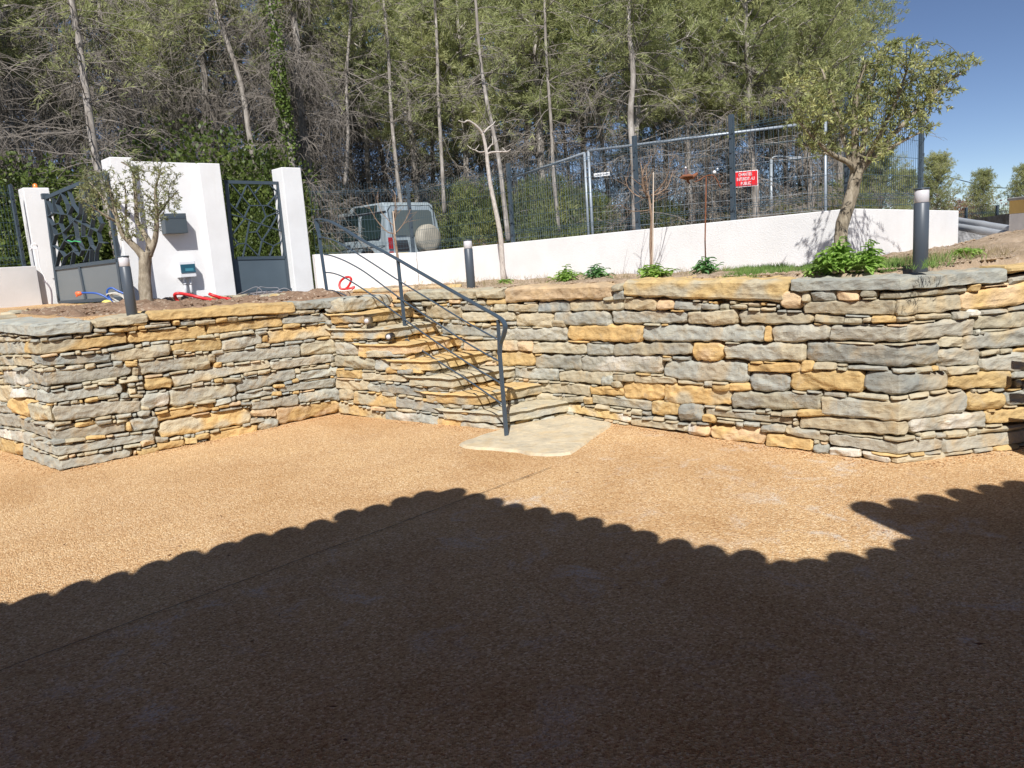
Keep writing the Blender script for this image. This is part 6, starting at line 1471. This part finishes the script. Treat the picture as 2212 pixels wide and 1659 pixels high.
# ---------------------------------------------------------------- leafy weeds and grass in the right bed
def weed_plant(px, py, wpx, hpx, n, label, mat=WEED, seed=1, broad=.45, z=None):
    R = random.Random(seed); p0 = at_z(px, py, z if z else 1.29); d = p0.y; k = d/FPX; w_ = wpx*k; h_ = hpx*k*1.15; root = empty('leafy_weed', p0, label, 'leafy plant', 'broad leafed weeds along the right coping')
    S = MB(); me_v = []; me_f = []
    for s in range(max(5, n//9)):
        a = R.uniform(0, 6.28); r_ = R.random()**.6; tip = p0+Vector((math.cos(a)*w_*.5*r_, math.sin(a)*w_*.4*r_, h_*(1-.55*r_)*R.uniform(.6, 1.0)))
        S.tube([p0+Vector((math.cos(a), math.sin(a), 0))*w_*.12*r_, p0.lerp(tip, .6)+Vector((0, 0, .01)), tip], [.004, .0035, .0025], 5, False)
        for l in range(9):
            t = .25+.75*(l/8); c = p0.lerp(tip, t); an = l*2.4+R.uniform(-.4, .4); L = R.uniform(.06, .10)*(1.2-.5*t)*(1+h_); dirn = Vector((math.cos(an), math.sin(an), R.uniform(.0, .8)-.2)).normalized(); sd = dirn.cross(Vector((0, 0, 1))).normalized(); W_ = L*broad
            nrm = sd.cross(dirn); b = len(me_v); prof = [(0, .05), (.25, .8), (.4, .55), (.55, 1), (.75, .6), (1, 0)]
            for q, (t2, wd) in enumerate(prof):
                cc = c+dirn*L*t2+Vector((0, 0, -L*.35*t2*t2)); me_v += [cc+sd*W_*wd*.5+nrm*.004, cc-Vector((0, 0, .003)), cc-sd*W_*wd*.5+nrm*.004]
            for q in range(len(prof)-1):
                o_ = b+q*3; me_f += [(o_, o_+1, o_+4, o_+3), (o_+1, o_+2, o_+5, o_+4)]
    S.build('stem', mat, root); B = Blades(); B.v = me_v; B.f = me_f; B.obj('foliage', mat, root)
weed_plant(1222, 609, 84, 34, 150, 'low spreading green weed left of a taller one on the coping, middle', seed=1, z=1.268)
weed_plant(1290, 606, 62, 42, 120, 'upright green weed immediately right of the low spreading one', seed=2, z=1.272, mat=leaf_mat('blue_green_leaves', (.10, .24, .09), (.20, .40, .15), (.34, .52, .22), .3, 5))
weed_plant(1418, 600, 95, 36, 170, 'bright green weed at the foot of the reddish sapling', seed=3)
weed_plant(1525, 592, 75, 38, 130, 'green weed at the foot of the rusty stake', seed=4, mat=bpy.data.materials['blue_green_leaves'])
weed_plant(1812, 590, 110, 74, 380, 'large bright leafy bush hiding the foot of the right olive trunk', seed=5, broad=.42)
weed_plant(1876, 588, 70, 64, 220, 'smaller bright leafy bush right of the olive trunk', seed=6, broad=.42)
weed_plant(1760, 592, 40, 16, 40, 'small flat weed left of the bush under the olive', seed=7)
weed_plant(1092, 611, 46, 10, 50, 'tiny flat weed at the foot of the bare pale sapling', seed=9, z=1.265)
weed_plant(2090, 548, 60, 14, 60, 'pale green weed patch on the soil mound right of the bollard', seed=10, z=1.36)
def grass(name, areas, mat, label, seed, L=(.03, .09), w_=.004):
    R = random.Random(seed); B = Blades()
    for (x0, y0, x1, y1, n, z) in areas:
        for k in range(n):
            x = R.uniform(x0, x1); y = y0+(y1-y0)*((x-x0)/(x1-x0))+R.uniform(-10, 8)
            p = at_z(x, y, z)
            if p.y > 13 or p.y < 0: continue
            c = p+Vector((R.gauss(0, .03), R.gauss(0, .05), -.015))
            if noise.noise(c*2.5) < -.12: continue
            for t in range(4): B.blade(c+Vector((R.gauss(0, .012), R.gauss(0, .012), 0)), Vector((R.gauss(0, .5), R.gauss(0, .5), 1)).normalized(), R.uniform(*L), w_, R)
    o = B.obj(name, mat); tag(o, label, 'grass', kind='stuff')
grass('grass', [(1600, 592, 1960, 574, 3800, 1.285), (1560, 594, 1700, 588, 500, 1.28), (1900, 577, 1990, 570, 700, 1.30), (1990, 572, 2110, 550, 420, 1.34)], GRASSM, 'short green grass growing on the bed along the right coping', 1)
grass('dry_grass', [(1040, 612, 1600, 592, 700, 1.27), (860, 618, 1060, 612, 160, 1.255), (1950, 565, 2180, 545, 300, 1.34)], leaf_mat('straw', (.22, .17, .09), (.36, .29, .16), (.5, .42, .25), .3, 3), 'sparse dry straw coloured grass on the bed along the white wall', 2, (.03, .11), .003)
# small clods and pebbles on the left bed and at the foot of the walls
def pebbles(name, pts_fn, n, mat, label, seed, s=(.006, .022)):
    R = random.Random(seed); m = MB()
    for k in range(n):
        p = pts_fn(R)
        if p is None: continue
        r_ = R.uniform(*s); vs = []
        for a, b, c in ((1, 0, 0), (-1, 0, 0), (0, 1, 0), (0, -1, 0), (0, 0, 1), (0, 0, -1)): vs.append(p+Vector((a, b, c*.7))*r_*R.uniform(.7, 1.3))
        m.add(vs, [(0, 2, 4), (2, 1, 4), (1, 3, 4), (3, 0, 4), (2, 0, 5), (1, 2, 5), (3, 1, 5), (0, 3, 5)])
    o = m.build(name, mat); tag(o, label, 'soil', kind='stuff')
def on_left(R):
    t = R.uniform(1.3, 4.25)/13; w_ = R.uniform(.06, .43); p = terr(t, w_); p.z += .035+R.uniform(-.01, .01); return p
pebbles('soil_clods', on_left, 2600, SOIL_L, 'loose brown clods scattered on the left soil bed', 3, (.008, .03))
def on_right(R):
    t = R.uniform(5.4, 12.8)/13; w_ = R.random()**1.5*.9; p = terr(t, w_); p.z += .012+mound(p); return p
pebbles('soil_clods', on_right, 3200, SOIL_R, 'loose pale stones scattered on the bed behind the right coping', 4, (.005, .02))

def along_base(R):
    ch = R.choice([LEFT, RIGHT]); q = R.uniform(1.5, ch.l[-1]-.02) if ch is LEFT else R.uniform(1.0, ch.l[-1]-1)
    return ch.pos(q, R.uniform(.0, .006), .03+abs(R.gauss(0, .07)))
CHIP = simple('ochre_chips', (.52, .32, .16), .9, 0, .35, 40)
pebbles('loose_grit', along_base, 1500, CHIP, 'loose ochre grit gathered along the foot of the dry stone walls', 7, (.003, .010))
pebbles('loose_grit', lambda R: Vector((R.uniform(-4.5, 4.5), R.uniform(1.5, 7.0), .003)), 900, CHIP, 'scattered loose ochre chips lying on the gravel court', 8, (.002, .006))
B = Blades(); Rl = random.Random(17)
for k in range(46):
    p = Vector((Rl.uniform(-3.5, 4), Rl.uniform(1.6, 6.3), .006)); a = Rl.uniform(0, 6.28); B.blade(p, Vector((math.cos(a), math.sin(a), .05)), Rl.uniform(.02, .045), .009, Rl)
o = B.obj('fallen_leaves', DEADM); tag(o, 'few tiny dry leaves fallen on the gravel court', 'leaves', kind='stuff')

# garden chair, only its edge in view at the right
Yc = 4.55; cx0 = pd(2186, 760, Yc).x+.38
ch_ = empty('garden_chair', (cx0+.3, Yc+.2, 0), 'dark grey slatted garden chair cut by the right edge before the stone wall', 'chair')
ANTC = simple('chair_slats', (.06, .065, .08), .5, 0, .08, 6)
for nm, zz, x0_, yy, hh, dd in (('back_slat', .905, .055, Yc+.40, .05, .02), ('back_slat', .80, .02, Yc+.38, .07, .02), ('back_slat', .70, .05, Yc+.37, .06, .02), ('armrest', .62, .04, Yc+.05, .03, .5), ('seat', .42, .05, Yc+.05, .045, .5)):
    m = MB(); m.box((cx0+x0_+.28, yy, zz), (.56, dd, hh), None, .005); m.build(nm, ANTC, ch_)
for x_ in (.30, .60):
    for y_, h_ in ((Yc-.15, .62), (Yc+.36, .93)):
        m = MB(); m.box((cx0+x_, y_, h_/2), (.035, .035, h_), None, .004); m.build('leg', ANTC, ch_)
